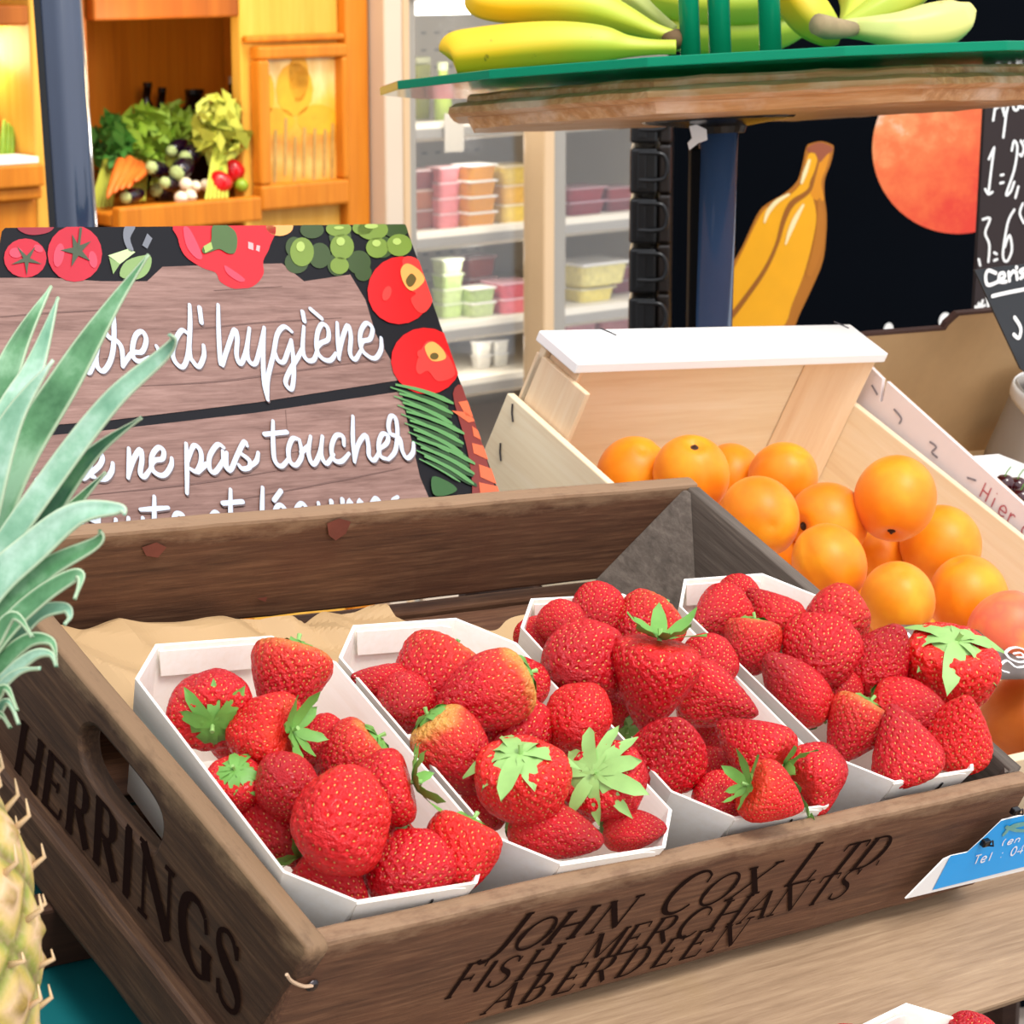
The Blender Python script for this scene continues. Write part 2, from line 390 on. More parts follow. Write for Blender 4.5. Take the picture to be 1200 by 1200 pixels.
fline([('A', 562, 598), ('B', 604, 634), ('E', 642, 670), ('R', 676, 708), ('D', 716, 748), ('E', 758, 784), ('E', 792, 818), ('N', 826, 860)],
      (555, 1190), (870, 1103), (24, -33), .0024)
tag(obj('lettering', bm, M_letter, crate, MFR), 'dark branded capital lettering on the front board')
# left end: yz plane at x=0
bm = BM(); trL = lambda q: (q.y, q.z)
for ch, x0, wd, ux, uy, wt in (('H', 16, 30, 9, -56, .0042), ('E', 48, 26, 8, -58, .0042), ('R', 76, 29, 6, -66, .0044), ('R', 108, 31, 4, -72, .0046), ('I', 138, 22, 4, -78, .0048), ('N', 162, 42, 3, -82, .0048), ('G', 212, 40, -2, -88, .0052), ('S', 252, 36, -2, -92, .0052)):
    letter(bm, Cr, ch, (x0, 899+1.12*(x0-16)), (wd, 1.12*wd), (ux, uy), wt, 0, 0, trL)
MLE = Matrix(((0, 0, -1, -.0008), (1, 0, 0, 0), (0, 1, 0, 0), (0, 0, 0, 1)))
tag(obj('lettering', bm, M_letter, crate, MLE), 'large dark branded capitals under the slot handle')

# ---- blue address card on the front board
M_blue = plain('blue_print', '14A4F0', .45, .05); M_wtxt = plain('white_print', 'F2F4F4', .5, .03)
fo = Cr.w(.52, -.009, -.04)
Bf = Fr(CRM @ Matrix.Translation((0, -.0095, 0)) @ Matrix(((1, 0, 0, 0), (0, 0, -1, 0), (0, 1, 0, 0), (0, 0, 0, 1))))
card = empty('address_card', Bf.M, 'blue printed card with white border clipped to the right end of the front board', 'card')
def traced(fr, pts, z=0.0): return [V((q.x, q.y, z)) for q in (fr.px(a, b, z) for a, b in pts)]
obj('card_board', prism(BM(), traced(Bf, [(1060, 1052), (1105, 1006), (1114, 1002), (1134, 997.5), (1151, 982), (1174, 960), (1262, 939), (1262, 1004)], -.001), V((0, 0, .001))), M_white, card)
obj('blue_panel', flat(BM(), traced(Bf, [(1093, 1043), (1114, 1003), (1133, 999), (1150, 984), (1173, 962), (1258, 942), (1258, 1001)], .0004)), M_blue, card)
# pixel font strokes for the card
LT = {'T': [[(0, 1), (1, 1)], [(.5, 1), (.5, 0)]], 'e': [[(.05, .32), (.9, .36), (.75, .62), (.4, .68), (.08, .4), (.2, .06), (.55, 0), (.9, .12)]], 'l': [[(.4, 1), (.4, 0)]], 'E': [[(1, 1), (0, 1), (0, 0), (1, 0)], [(0, .5), (.8, .5)]],
 '0': [arc(.5, .5, .42, .5, 0, 360, 12)], '4': [[(.7, 0), (.7, 1), (0, .3), (1, .3)]], '9': [arc(.5, .7, .35, .3, 0, 360, 10), [(.85, .7), (.75, .2), (.3, 0)]], ':': [[(.4, .1), (.5, .1)], [(.4, .6), (.5, .6)]], '(': [arc(1, .5, .6, .65, 130, 230, 6)],
 'i': [[(.4, .65), (.4, 0)], [(.4, .95), (.4, 1)]], 'a': [arc(.45, .33, .38, .33, 0, 360, 10), [(.85, .66), (.85, 0)]], 'n': [[(.1, .66), (.1, 0)], [(.1, .4), (.4, .66), (.8, .55), (.85, 0)]], 'A': [[(0, 0), (.5, 1), (1, 0)], [(.2, .35), (.8, .35)]], 'm': [[(0, .66), (0, 0)], [(0, .45), (.25, .66), (.45, .5), (.48, 0)], [(.48, .45), (.75, .66), (.95, .5), (1, 0)]]}
def word(bm, fr, txt, o, adv, up, wt, z, gap=.3):
    x = 0.0
    for ch in txt:
        if ch == ' ': x += .8; continue
        for s in LT[ch]:
            P = [fr.px(o[0]+adv[0]*(x+a)+up[0]*b, o[1]+adv[1]*(x+a)+up[1]*b, z) for a, b in s]
            ribbon(bm, [(q.x, q.y) for q in P], wt, z, 3, len(P) > 4, False)
        x += 1+gap
bm = BM(); word(bm, Bf, 'Tel : 04 90 94', (1140, 1013), (6.5, -1.5), (4, -10), .0011, .0009, .25); tag(obj('lettering', bm, M_wtxt, card), 'white printed phone number line'); bm = BM(); word(bm, Bf, '(en Am', (1171, 992), (6.5, -1.5), (4, -8), .001, .0009)
tag(obj('lettering', bm, M_wtxt, card), 'smaller white printed address line')
bm = BM()
ribbon(bm, [(q.x, q.y) for q in traced(Bf, [(1176, 976), (1184, 968), (1196, 965), (1206, 962)])], .004, .0009)
ribbon(bm, [(q.x, q.y) for q in traced(Bf, [(1178, 968), (1190, 972), (1204, 972)])], .0025, .0009)
obj('leaf_mark', bm, plain('grey_green_print', '6FA9A0', .5, .3, 200), card)
for a, b in ((1152, 985), (1187, 948)):
    q = Bf.px(a, b, 0); c = empty('binder_clip', Bf.M @ Matrix.Translation(q), 'small black clip on the diagonal edge of the blue card' if a < 1170 else 'black clip with silver dot holding the top of the blue card', 'clip')
    obj('clip_body', box(BM(), -.0032, .0032, -.0022, .0022, -.0, .004, .0008), M_black, c); obj('clip_arm', tube(BM(), [(.001, -.001, .0035), (.005, -.001, .005), (.002, .003, .0045)], .0007, 6), M_staple, c)

# ---- kraft paper bunched at the back of the crate
def crease(x, y, s):
    v = 0
    for k, (a, f) in enumerate(((.4, 11), (1.9, 15), (2.7, 13), (1.1, 26))):
        t = (x*math.cos(a)+y*math.sin(a))*f+noise.noise(V((x*9+k, y*9, s)))*1.6+s
        v += abs((t % 1)-.5)*2*(.55 if k < 3 else .3)
    return v-.8
def paper(name, x0, x1, y0, y1, zf, amp, seed, label):
    nx, ny = 90, 34; vs, fs = [], []
    for j in range(ny+1):
        for i in range(nx+1):
            u, v_ = i/nx, j/ny; x = x0+(x1-x0)*u; y = y0+(y1-y0)*v_
            cr_ = noise.noise(V((x*10+seed, y*14, seed)))*.8+crease(x, y, seed)*.9
            edge = noise.noise(V((u*7+seed, 7, 1)))*.012*v_
            vs.append((x, y+edge*.6, max(zf(u, v_)+amp*cr_, -.073)))
    for j in range(ny):
        for i in range(nx):
            a = j*(nx+1)+i; fs.append((a, a+1, a+nx+2, a+nx+1))
    o = raw(name, vs, fs, M_kraft, None, CRM, False); s = o.modifiers.new('s', 'SOLIDIFY'); s.thickness = .0006
    tag(o, label, 'paper'); return o
paper('kraft_paper', .018, .30, .214, .305, lambda u, v: -.046-.012*v+.010*math.sin(PI*min(1, u*1.5))-.012*u, .011, 1.3, 'crumpled brown kraft paper behind the leftmost punnets inside the old crate')
paper('kraft_paper', .31, .50, .225, .262, lambda u, v: -.055+.006*math.sin(PI*u), .008, 5.1, 'smaller crumple of kraft paper behind the third and fourth punnets in the crate')

# ---- punnets
def loop8(w_, l_, c, z):
    a, b = w_/2, l_/2
    return [V(p+(z,)) for p in ((-a+c, -b), (a-c, -b), (a, -b+c), (a, b-c), (a-c, b), (-a+c, b), (-a, b-c), (-a, -b+c))]
def make_punnet(PW=.124, PL=.2, PH=.068, base=None):
    bm = BM(); th = .0016
    L = [loop8(PW-.028, PL-.034, .016, 0), loop8(PW, PL, .026, PH), loop8(PW-2*th, PL-2*th, .0255, PH), loop8(PW-.028-2*th, PL-.034-2*th, .0155, th)]
    # slightly wavy rim: ends a touch higher
    R = [[bm.verts.new(p) for p in l] for l in L]
    for i in range(3):
        for k in range(8): bm.faces.new((R[i][k], R[i][(k+1) % 8], R[i+1][(k+1) % 8], R[i+1][k]))
    bm.faces.new(R[0][::-1]); bm.faces.new(R[3])
    return bm
def tab(PW, PL, PH, side, outside):
    # folded reinforcing strip with rounded end on one short side
    zz = PH-.002; y = -PL/2 if side < 0 else PL/2
    pts = [(-PW/2+.026, -.0005), (PW/2-.04, -.0005), (PW/2-.032, -.002), (PW/2-.029, -.006), (PW/2-.031, -.011), (PW/2-.038, -.014), (-PW/2+.03, -.014)]
    sl = .017/PH
    return [V((x, y+(.0009+abs(z)*sl)*(1 if side < 0 else -1)*(1)+(-.0004 if outside else .0030)*(1 if side < 0 else -1), zz+z+.0015)) for x, z in pts]
PUN = [(.0805, .112, -3.5, 'leftmost punnet of strawberries in the crate, beside the slot handle'), (.2085, .108, -3.5, 'second punnet from the left, with two big star shaped green calyxes on top'), (.3445, .112, -4.5, 'third punnet from the left, with a heart shaped strawberry tip down in the middle'), (.4785, .114, -2.8, 'rightmost punnet in the crate, next to the apricots')]
PM = []
for i, (cx, cy, rz, lab) in enumerate(PUN):
    M = CRM @ Matrix.Translation((cx, cy, -.0615+.0)) @ Matrix.Rotation(math.radians(rz), 4, 'Z'); PM.append(M)
    p = empty('strawberry_punnet', M, lab, 'punnet', 'wooden strawberry punnets in the old crate')
    obj('tray', make_punnet(PW=.124 if i < 3 else .122), M_veneer, p)
    obj('folded_tab', prism(BM(), tab(.124, .2, .068, -1, True), V((0, -.0009, 0))), M_veneer, p)
    obj('folded_tab', prism(BM(), tab(.124, .2, .068, 1, False), V((0, -.0009, 0))), M_veneer, p)
    obj('staple', tube(BM(), [(.012, -.0995, .061), (.0125, -.0985, .0575), (.0115, -.0975, .054)], .0006, 5), M_staple, p)

# ---- strawberries
def berry_mesh(name, Lr, prof, seed, mats, lump=.05, seedn=290, shoulder=False):
    r_ = np.random.default_rng(seed); nu, nv = 128, 92
    tt = np.array([p[0] for p in prof]); rr = np.array([p[1] for p in prof])
    def radius(t):
        # smooth monotone-ish interpolation
        k = np.clip(np.searchsorted(tt, t)-1, 0, len(tt)-2); s = (t-tt[k])/(tt[k+1]-tt[k])
        m = np.gradient(rr, tt); h = tt[k+1]-tt[k]
        return (2*s**3-3*s**2+1)*rr[k]+(s**3-2*s**2+s)*h*m[k]+(-2*s**3+3*s**2)*rr[k+1]+(s**3-s**2)*h*m[k+1]
    ph = r_.uniform(0, 6.28, 6); fl = r_.uniform(.88, 1.0)
    def surf(t, a):
        r = np.maximum(radius(t), 0)*(1+lump*np.cos(2*a+ph[0])+lump*.6*np.cos(3*a+ph[1]+2*t)+lump*.5*np.sin(5*a+ph[2]+4*t))
        z = Lr*(.5-t)-.06*np.exp(-(t/.06)**2)
        return np.stack([r*np.cos(a)+.12*lump*10*.06*np.sin(3*t+ph[3]), r*np.sin(a)*fl, z], -1)
    t = (1-np.cos(np.linspace(0, np.pi, nv)))/2; a = np.linspace(0, 2*np.pi, nu, endpoint=False)
    Tg, Ag = np.meshgrid(t, a, indexing='ij'); P = surf(Tg, Ag)
    # seed positions, area weighted spiral
    ts = np.linspace(.04, .985, 600); dens = np.cumsum(np.maximum(radius(ts), .02)); dens /= dens[-1]
    k = (np.arange(seedn)+.5)/seedn; st = np.interp(k, dens, ts); sa = np.arange(seedn)*2.399963+ph[4]
    st = np.clip(st+r_.normal(0, .006, seedn), .03, .99); sa = sa+r_.normal(0, .05, seedn)
    S = surf(st, sa); e = 1e-3
    du = surf(np.minimum(st+e, .9999), sa)-surf(st-e, sa); dv = surf(st, sa+e)-surf(st, sa-e)
    n = np.cross(dv, du); n /= np.linalg.norm(n, axis=1)[:, None]+1e-9
    n *= np.sign((n*(S*[1, 1, .6])).sum(1))[:, None]
    flatP = P.reshape(-1, 3); d = np.linalg.norm(flatP[:, None, :]-S[None], axis=2); dm = d.min(1); j = d.argmin(1)
    sp_ = .06
    depth_ = np.exp(-(dm/.026)**2)*.027-np.exp(-((dm-sp_)/.035)**2)*.009
    flatP = flatP-n[j]*depth_[:, None]
    V_ = [tuple(v) for v in flatP]; F = []; MI = []
    for i in range(nv-1):
        for q in range(nu):
            b = (q+1) % nu; F.append((i*nu+q, i*nu+b, (i+1)*nu+b, (i+1)*nu+q)); MI.append(0)
    for i in range(seedn):
        c = S[i]-n[i]*.013; mdir = du[i]/(np.linalg.norm(du[i])+1e-9); sdir = np.cross(n[i], mdir); b0 = len(V_)
        l_, w__, h_ = .0185, .0100, .0085
        V_ += [tuple(c+mdir*l_), tuple(c+sdir*w__), tuple(c-mdir*l_), tuple(c-sdir*w__), tuple(c+n[i]*h_)]
        F += [(b0, b0+1, b0+4), (b0+1, b0+2, b0+4), (b0+2, b0+3, b0+4), (b0+3, b0, b0+4)]; MI += [1]*4
    me = bpy.data.meshes.new(name); me.from_pydata(V_, [], F)
    for m in mats: me.materials.append(m)
    me.polygons.foreach_set('use_smooth', [True]*len(F)); me.polygons.foreach_set('material_index', MI); me.update(); return me
def berry_mat(name, tip, body, top, top2, z0=.22, z1=.52):
    m, N, L, b = newmat(name); t = N.new('ShaderNodeTexCoord'); s = N.new('ShaderNodeSeparateXYZ'); L.new(t.outputs['Object'], s.inputs[0])
    f = noi(N, L, t.outputs['Object'], 3, 3)
    ad = N.new('ShaderNodeMath'); ad.operation = 'MULTIPLY_ADD'; L.new(f, ad.inputs[0]); ad.inputs[1].default_value = .35; L.new(s.outputs['Z'], ad.inputs[2])
    mr = N.new('ShaderNodeMapRange'); mr.inputs[1].default_value = -.4; mr.inputs[2].default_value = .8; L.new(ad.outputs[0], mr.inputs[0])
    c = ramp(N, L, mr.outputs[0], [(0, tip), (.45, body), (.78, top), (.95, top2)])
    L.new(c, b.inputs['Base Color']); b.inputs['Roughness'].default_value = .22; b.inputs['Specular IOR Level'].default_value = .42; b.inputs['Coat Weight'].default_value = .15; b.inputs['Coat Roughness'].default_value = .05
    b.inputs['Subsurface Weight'].default_value = .12; b.inputs['Subsurface Radius'].default_value = (1, .15, .08); b.inputs['Subsurface Scale'].default_value = .08
    f2 = noi(N, L, t.outputs['Object'], 26, 3); bump(N, L, b, f2, .45, .02)
    return m
MB1 = berry_mat('strawberry_red', 'AC0010', 'CC0216', 'D60816', 'DA241A')
MB2 = berry_mat('strawberry_pale_shoulder', 'B60014', 'CE0418', 'DA3020', 'E0A048')
MB3 = berry_mat('strawberry_bright', 'D20410', 'E00A0E', 'E61C14', 'E04C24')
M_seed = plain('strawberry_seed', 'D8A050', .4, .3, 3)
P_round = [(0, 0), (.03, .2), (.09, .36), (.22, .48), (.4, .5), (.6, .44), (.78, .32), (.92, .16), (.98, .07), (1, 0)]
P_cone = [(0, 0), (.03, .24), (.1, .42), (.22, .5), (.4, .46), (.6, .35), (.78, .23), (.92, .11), (.98, .045), (1, 0)]
P_wide = [(0, 0), (.03, .26), (.1, .42), (.24, .5), (.45, .49), (.65, .44), (.82, .34), (.94, .19), (.985, .09), (1, 0)]
P_long = [(0, 0), (.03, .2), (.1, .37), (.25, .48), (.42, .5), (.62, .43), (.8, .3), (.92, .17), (.98, .08), (1, 0)]
BMESH = {}
for key, Lr, pr, sd_, lump in (('r', 1.05, P_round, 1, .03), ('R', 1.0, P_wide, 2, .06), ('c', 1.12, P_cone, 3, .03), ('C', 1.25, P_cone, 4, .05), ('w', .92, P_wide, 5, .05), ('l', 1.4, P_long, 6, .04), ('L', 1.6, P_long, 8, .05)):
    for mk, mm in (('1', MB1), ('2', MB2), ('3', MB3)):
        if mk == '1': BMESH[key+mk] = berry_mesh('strawberry', Lr, pr, sd_, [mm, M_seed], lump)
        else:
            c = BMESH[key+'1'].copy(); c.materials[0] = mm; BMESH[key+mk] = c
LEN = {'r': 1.05, 'R': 1.0, 'c': 1.12, 'C': 1.25, 'w': .92, 'l': 1.4, 'L': 1.6}
M_cal = [plain('calyx_green', '6A9F44', .5, .25, 5), plain('calyx_pale', '93BC6A', .5, .2, 5)]
def calyx_mesh(seed, n, ln, flare, mat, wd=.085):
    r_ = random.Random(seed); bm = BM()
    for k in range(n):
        a = 2*PI*k/n+r_.uniform(-.15, .15); l_ = ln*r_.uniform(.8, 1.15); fl = flare+r_.uniform(-.25, .25); w0 = wd*r_.uniform(.8, 1.2)
        d = V((math.cos(a), math.sin(a), 0)); s = V((-d.y, d.x, 0)); rows = []
        for i in range(6):
            u = i/5; rad = .02+l_*u; z = .0+fl*u*u*l_*1.1-.035*u+.04*math.sin(PI*u)
            hw = w0*(math.sin(PI*min(1, .2+.8*u)**.8) if u < 1 else 0)*1.0
            hw = w0*(.35+.65*math.sin(PI*(u*.9)**.8)) if u < .98 else .004
            tw = r_.uniform(-.02, .02)
            rows.append([bm.verts.new(d*rad+s*hw+V((0, 0, z+tw-.0))), bm.verts.new(d*rad+V((0, 0, z+.02*(1-u)-.018))), bm.verts.new(d*rad-s*hw+V((0, 0, z-tw)))])
        for i in range(5):
            for q in range(2): bm.faces.new((rows[i][q], rows[i][q+1], rows[i+1][q+1], rows[i+1][q]))
    me = bpy.data.meshes.new('calyx'); bm.to_mesh(me); bm.free(); me.materials.append(mat)
    me.polygons.foreach_set('use_smooth', [True]*len(me.polygons)); return me
CAL = {'s': calyx_mesh(1, 9, .36, -.5, M_cal[0]), 'S': calyx_mesh(2, 10, .5, -.25, M_cal[0]), 'p': calyx_mesh(3, 10, .55, -.35, M_cal[1], .095), 'P': calyx_mesh(4, 11, .68, -.25, M_cal[1], .095), 'f': calyx_mesh(5, 8, .45, .5, M_cal[0], .08)}
bm = tube(BM(), [(0, 0, -.03), (.01, 0, .04), (.03, .01, .1)], [.03, .025, .03], 7)
STEM = bpy.data.meshes.new('stem'); bm.to_mesh(STEM); bm.free(); STEM.materials.append(M_cal[1])

G = ('strawberries in the leftmost punnet', 'strawberries in the second punnet', 'strawberries in the third punnet', 'strawberries in the rightmost punnet')
# (punnet, px, py, width px, shape+colour, calyx kind, calyx direction (right, up, towards viewer), height in punnet, label)
BERRIES = [
 (0, 247, 826, 82, 'R1', 'S', (.15, -.45, .85), .004, 'big strawberry at the back left of the leftmost punnet, green calyx facing the viewer'),
 (0, 334, 802, 84, 'c2', 's', (.25, .9, -.2), .010, 'strawberry with yellow shoulder at the back right of the leftmost punnet'),
 (0, 308, 858, 78, 'R3', 'f', (.85, .1, .5), .010, 'glossy strawberry with side-on calyx near the back of the leftmost punnet'),
 (0, 380, 875, 58, 'r1', 's', (.7, .5, -.3), .0, 'small dark strawberry by the right wall of the leftmost punnet'),
 (0, 276, 925, 60, 'r1', 'S', (.05, .75, .7), -.006, 'strawberry with calyx on top against the left wall of the leftmost punnet'),
 (0, 336, 920, 72, 'R1', 's', (0, -.3, -.9), .004, 'round strawberry in the middle of the leftmost punnet with no calyx showing'),
 (0, 410, 892, 76, 'r2', 's', (.7, .6, .0), .008, 'strawberry leaning on the right wall of the leftmost punnet, behind the big one'),
 (0, 434, 930, 84, 'c1', 'f', (.9, .25, .0), .010, 'strawberry with ragged green calyx against the right wall of the leftmost punnet'),
 (0, 322, 966, 72, 'l1', 's', (-.5, .7, -.5), -.004, 'long strawberry lying along the left wall of the leftmost punnet'),
 (0, 396, 966, 106, 'R3', 's', (.2, .1, -.9), .014, 'biggest strawberry in the leftmost punnet, right in the middle front'),
 (0, 392, 1030, 76, 'c1', 'f', (-.8, .6, -.1), .0, 'strawberry at the front left corner of the leftmost punnet'),
 (0, 474, 1024, 88, 'w1', 's', (.5, .3, -.7), .004, 'broad strawberry at the front middle of the leftmost punnet'),
 (0, 535, 1002, 84, 'R3', 's', (.4, .85, -.2), .004, 'smooth bright strawberry at the front right corner of the leftmost punnet'),
 (0, 458, 982, 44, 'r1', 's', (.4, .6, .3), -.016, 'half hidden strawberry low by the right wall of the leftmost punnet'),
 (0, 352, 890, 60, 'r1', 's', (0, .6, -.4), -.022, 'shaded strawberry deep between others in the back half of the leftmost punnet'),
 (0, 370, 1000, 60, 'r1', 's', (-.5, .6, -.4), -.024, 'shaded strawberry deep in the front half of the leftmost punnet'),
 (0, 285, 870, 60, 'r1', 's', (-.5, .6, -.4), -.026, 'shaded strawberry deep under the back left calyx of the leftmost punnet'),
 (1, 434, 804, 52, 'C1', 's', (.8, -.3, -.4), .002, 'small pointed strawberry at the back left corner of the second punnet'),
 (1, 508, 794, 88, 'R2', 's', (.5, .7, -.4), .010, 'broad strawberry with pale shoulder at the back of the second punnet'),
 (1, 472, 826, 64, 'r1', 's', (0, .1, -.95), .004, 'round strawberry by the left wall near the back of the second punnet'),
 (1, 566, 814, 82, 'l2', 's', (.85, .4, -.2), .014, 'slanting strawberry with pale end near the back right of the second punnet'),
 (1, 597, 794, 70, 'c1', 's', (.4, -.6, -.6), .004, 'dark strawberry at the back right corner of the second punnet'),
 (1, 524, 886, 78, 'l2', 's', (-.55, .75, .1), .006, 'strawberry with yellow green shoulder against the left wall of the second punnet'),
 (1, 595, 860, 86, 'R1', 's', (.4, .5, -.7), .010, 'large dark strawberry in the middle of the second punnet'),
 (1, 677, 846, 76, 'R3', 's', (.1, .2, -.95), .016, 'bright orange red strawberry by the right wall of the second punnet'),
 (1, 612, 920, 96, 'w3', 'p', (-.05, .85, .53), .014, 'strawberry under a flat pale calyx at the front of the second punnet'),
 (1, 714, 920, 86, 'R1', 'P', (-.4, .4, .8), .014, 'strawberry with a big pale star calyx at the front right of the second punnet'),
 (1, 650, 974, 66, 'L1', 's', (-.95, .2, -.2), .004, 'long strawberry lying across the front of the second punnet'),
 (1, 742, 972, 44, 'L1', 's', (-.95, -.05, -.1), .0, 'flat lying strawberry at the front right corner of the second punnet'),
 (1, 572, 946, 52, 'r1', 's', (-.3, .6, -.4), -.014, 'half hidden strawberry at the front left of the second punnet'),
 (1, 668, 948, 58, 'r1', 's', (.3, .6, -.2), -.016, 'shaded strawberry under the two star calyxes of the second punnet'),
 (1, 545, 850, 56, 'r1', 's', (0, .6, -.4), -.020, 'shaded strawberry deep between the back berries of the second punnet'),
 (1, 652, 885, 56, 'r1', 's', (0, .6, -.4), -.018, 'shaded strawberry deep beside the orange red berry of the second punnet'),
 (2, 622, 750, 44, 'r1', 's', (-.3, .3, -.8), -.002, 'small strawberry peeking out at the back left corner of the third punnet'),
 (2, 697, 720, 60, 'r1', 's', (.4, .5, -.7), .008, 'strawberry at the far back of the third punnet'),
 (2, 661, 735, 52, 'r1', 's', (-.4, .5, -.6), .004, 'strawberry just left of the far back one in the third punnet'),
 (2, 681, 776, 88, 'R1', 's', (.5, .2, -.8), .012, 'big round strawberry at the back left of the third punnet'),
 (2, 754, 737, 74, 'R2', 's', (.6, .6, -.3), .010, 'strawberry with pale shoulder at the back right of the third punnet'),
 (2, 764, 802, 94, 'c1', 'f', (.15, .95, .15), .020, 'heart shaped strawberry standing tip down in the middle of the third punnet'),
 (2, 828, 782, 62, 'r1', 's', (.3, .5, -.8), .006, 'strawberry behind the heart shaped one by the right wall of the third punnet'),
 (2, 842, 820, 70, 'C1', 's', (-.85, .3, -.2), .010, 'pointed strawberry with its tip to the right wall of the third punnet'),
 (2, 784, 876, 88, 'c1', 's', (-.1, -.5, -.6), .012, 'strawberry with its tip up below the heart shaped one in the third punnet'),
 (2, 880, 874, 80, 'c1', 'f', (.7, -.45, .4), .016, 'strawberry with small calyx at lower right in the front half of the third punnet'),
 (2, 966, 908, 82, 'R1', 'f', (-.6, -.35, .65), .006, 'round strawberry at the front right corner of the third punnet, calyx at its foot'),
 (2, 908, 934, 66, 'c3', 'f', (-.75, .35, .35), .020, 'bright strawberry at the front middle of the third punnet, calyx on its left'),
 (2, 842, 938, 58, 'R1', 's', (.4, .4, -.7), -.002, 'strawberry at the front left corner of the third punnet'),
 (2, 836, 908, 52, 'r1', 's', (.2, .5, -.4), -.016, 'shaded strawberry deep in the front left of the third punnet'),
 (2, 726, 832, 54, 'r1', 'f', (.2, -.5, .5), -.016, 'shaded strawberry by the left wall of the third punnet with a dark leaf'),
 (2, 836, 862, 54, 'r1', 's', (.2, .5, -.4), -.022, 'shaded strawberry deep in the middle of the third punnet'),
 (3, 840, 722, 60, 'C1', 's', (.6, .2, -.7), .002, 'pointed strawberry at the back left corner of the rightmost punnet'),
 (3, 864, 702, 46, 'r1', 's', (.3, .5, -.7), .002, 'small strawberry at the far back of the rightmost punnet'),
 (3, 902, 718, 62, 'c1', 'f', (.55, -.6, .3), .008, 'strawberry at the back of the rightmost punnet with calyx at its lower right'),
 (3, 881, 757, 62, 'R2', 's', (.1, .85, -.1), .006, 'pale topped strawberry by the left wall of the rightmost punnet'),
 (3, 985, 729, 74, 'R2', 's', (.6, .5, -.4), .008, 'broad strawberry by the right wall near the back of the rightmost punnet'),
 (3, 961, 766, 80, 'w1', 's', (.3, .6, -.6), .014, 'round dark strawberry in the back middle of the rightmost punnet'),
 (3, 931, 806, 62, 'L1', 's', (.6, -.7, -.3), .006, 'long slanting strawberry by the left wall of the rightmost punnet'),
 (3, 984, 814, 50, 'r1', 's', (0, .4, -.8), -.002, 'small strawberry in the middle of the rightmost punnet'),
 (3, 1036, 776, 68, 'l1', 's', (-.4, -.75, -.3), .010, 'upright strawberry with its tip up by the right wall of the rightmost punnet'),
 (3, 1112, 789, 98, 'w3', 'p', (.12, .85, .52), .016, 'strawberry with a wide pale green calyx hanging over the right rim of the rightmost punnet'),
 (3, 1067, 832, 64, 'l1', 's', (-.9, .25, -.3), .010, 'strawberry pointing right across the middle front of the rightmost punnet'),
 (3, 998, 858, 72, 'c2', 's', (.5, .8, -.1), .006, 'strawberry with pale orange shoulder by the left wall, front half of the rightmost punnet'),
 (3, 1058, 872, 80, 'c1', 's', (.3, -.9, -.15), .012, 'dark strawberry tip up at the front of the rightmost punnet'),
 (3, 1124, 854, 78, 'c3', 's', (-.1, -.7, -.5), .012, 'bright strawberry tip up at the front right corner of the rightmost punnet'),
 (3, 930, 762, 50, 'r1', 's', (0, .4, -.8), -.018, 'shaded strawberry deep in the back of the rightmost punnet'),
 (3, 1020, 830, 50, 'r1', 's', (0, .4, -.8), -.020, 'shaded strawberry deep in the front of the rightmost punnet'),
]
def camdir(d):
    return (CB @ V((d[0], -d[1], -d[2]))).normalized()
def place_berry(P, rad, spec, group, label, roll):
    px, py, kind, cal, d = spec
    z = camdir(d); x = z.orthogonal().normalized(); M = Matrix((x, z.cross(x), z)).transposed().to_4x4()
    o = link('strawberry', BMESH[kind]); o.matrix_world = Matrix.Translation(P) @ M @ Matrix.Rotation(roll, 4, 'Z') @ Matrix.Scale(2*rad, 4)
    tag(o, label, 'strawberry', group)
    c = link('calyx', CAL[cal], o, Matrix.Translation((0, 0, LEN[kind[0]]/2-.035)) @ Matrix.Rotation(roll*3, 4, 'Z')); c['label'] = 'green leafy calyx'
    link('stem', STEM, c)
    return o
# start on the punnet plane, then slide along each viewing ray until neighbours just touch
Bs = []
for (k, px, py, wpx, kind, cal, d, z, lab) in BERRIES:
    p = Cr.w(*Cr.px(px, py, z+.002)); r = wpx*(1.15 if k == 0 else 1.1)/2*depth(p)/FPX
    Bs.append([k, p, r, (px, py, kind, cal, d), lab, ray(px, py).normalized(), z])
for it in range(60):
    for i in range(len(Bs)):
        for j in range(i):
            a, b = Bs[i], Bs[j]
            if a[0] != b[0]: continue
            dv = a[1]-b[1]; need = (a[2]+b[2])*.80
            if dv.length < need:
                s = (need-dv.length)*.25; near = a if (a[6], a[1].y*-1) > (b[6], b[1].y*-1) else b; far = b if near is a else a
                near[1] = near[1]-near[5]*s*.5; far[1] = far[1]+far[5]*s*.8
    for a in Bs:                         # keep above the punnet floor, below a modest heap
        q = PM[a[0]].inverted() @ a[1]; hb = min(max(q.z-.0, 0), .068); rr = a[2]*(1.04 if a[3][2][0] in 'ClL' else .96)
        wy, wx = .083+.017*hb/.068, .048+.014*hb/.068      # half inner size at that height
        if q.z-.8*a[2] < .068 and q.y < -wy+rr: a[1] = a[1]+a[5]*.9*(-wy+rr*1.05-q.y)
        if q.z-.2*a[2] < .068 and q.y > wy-rr and a[6] > -.01: a[1] = a[1]-a[5]*.5*(q.y-wy+rr)
        if abs(q.x) > wx-rr and q.z-.3*a[2] < .068 and not (a[3][0] == 1112):
            sh = CRM.to_3x3() @ V((1, 0, 0)); a[1] = a[1]-sh*(.25*(abs(q.x)-wx+rr)*(1 if q.x > 0 else -1))
        q = Cr.I @ a[1]; lo = -.058+a[2]*.9; hi = .028
        if q.z < lo: a[1] = a[1]-a[5]*(lo-q.z)
        if q.z > hi: a[1] = a[1]+a[5]*(q.z-hi)
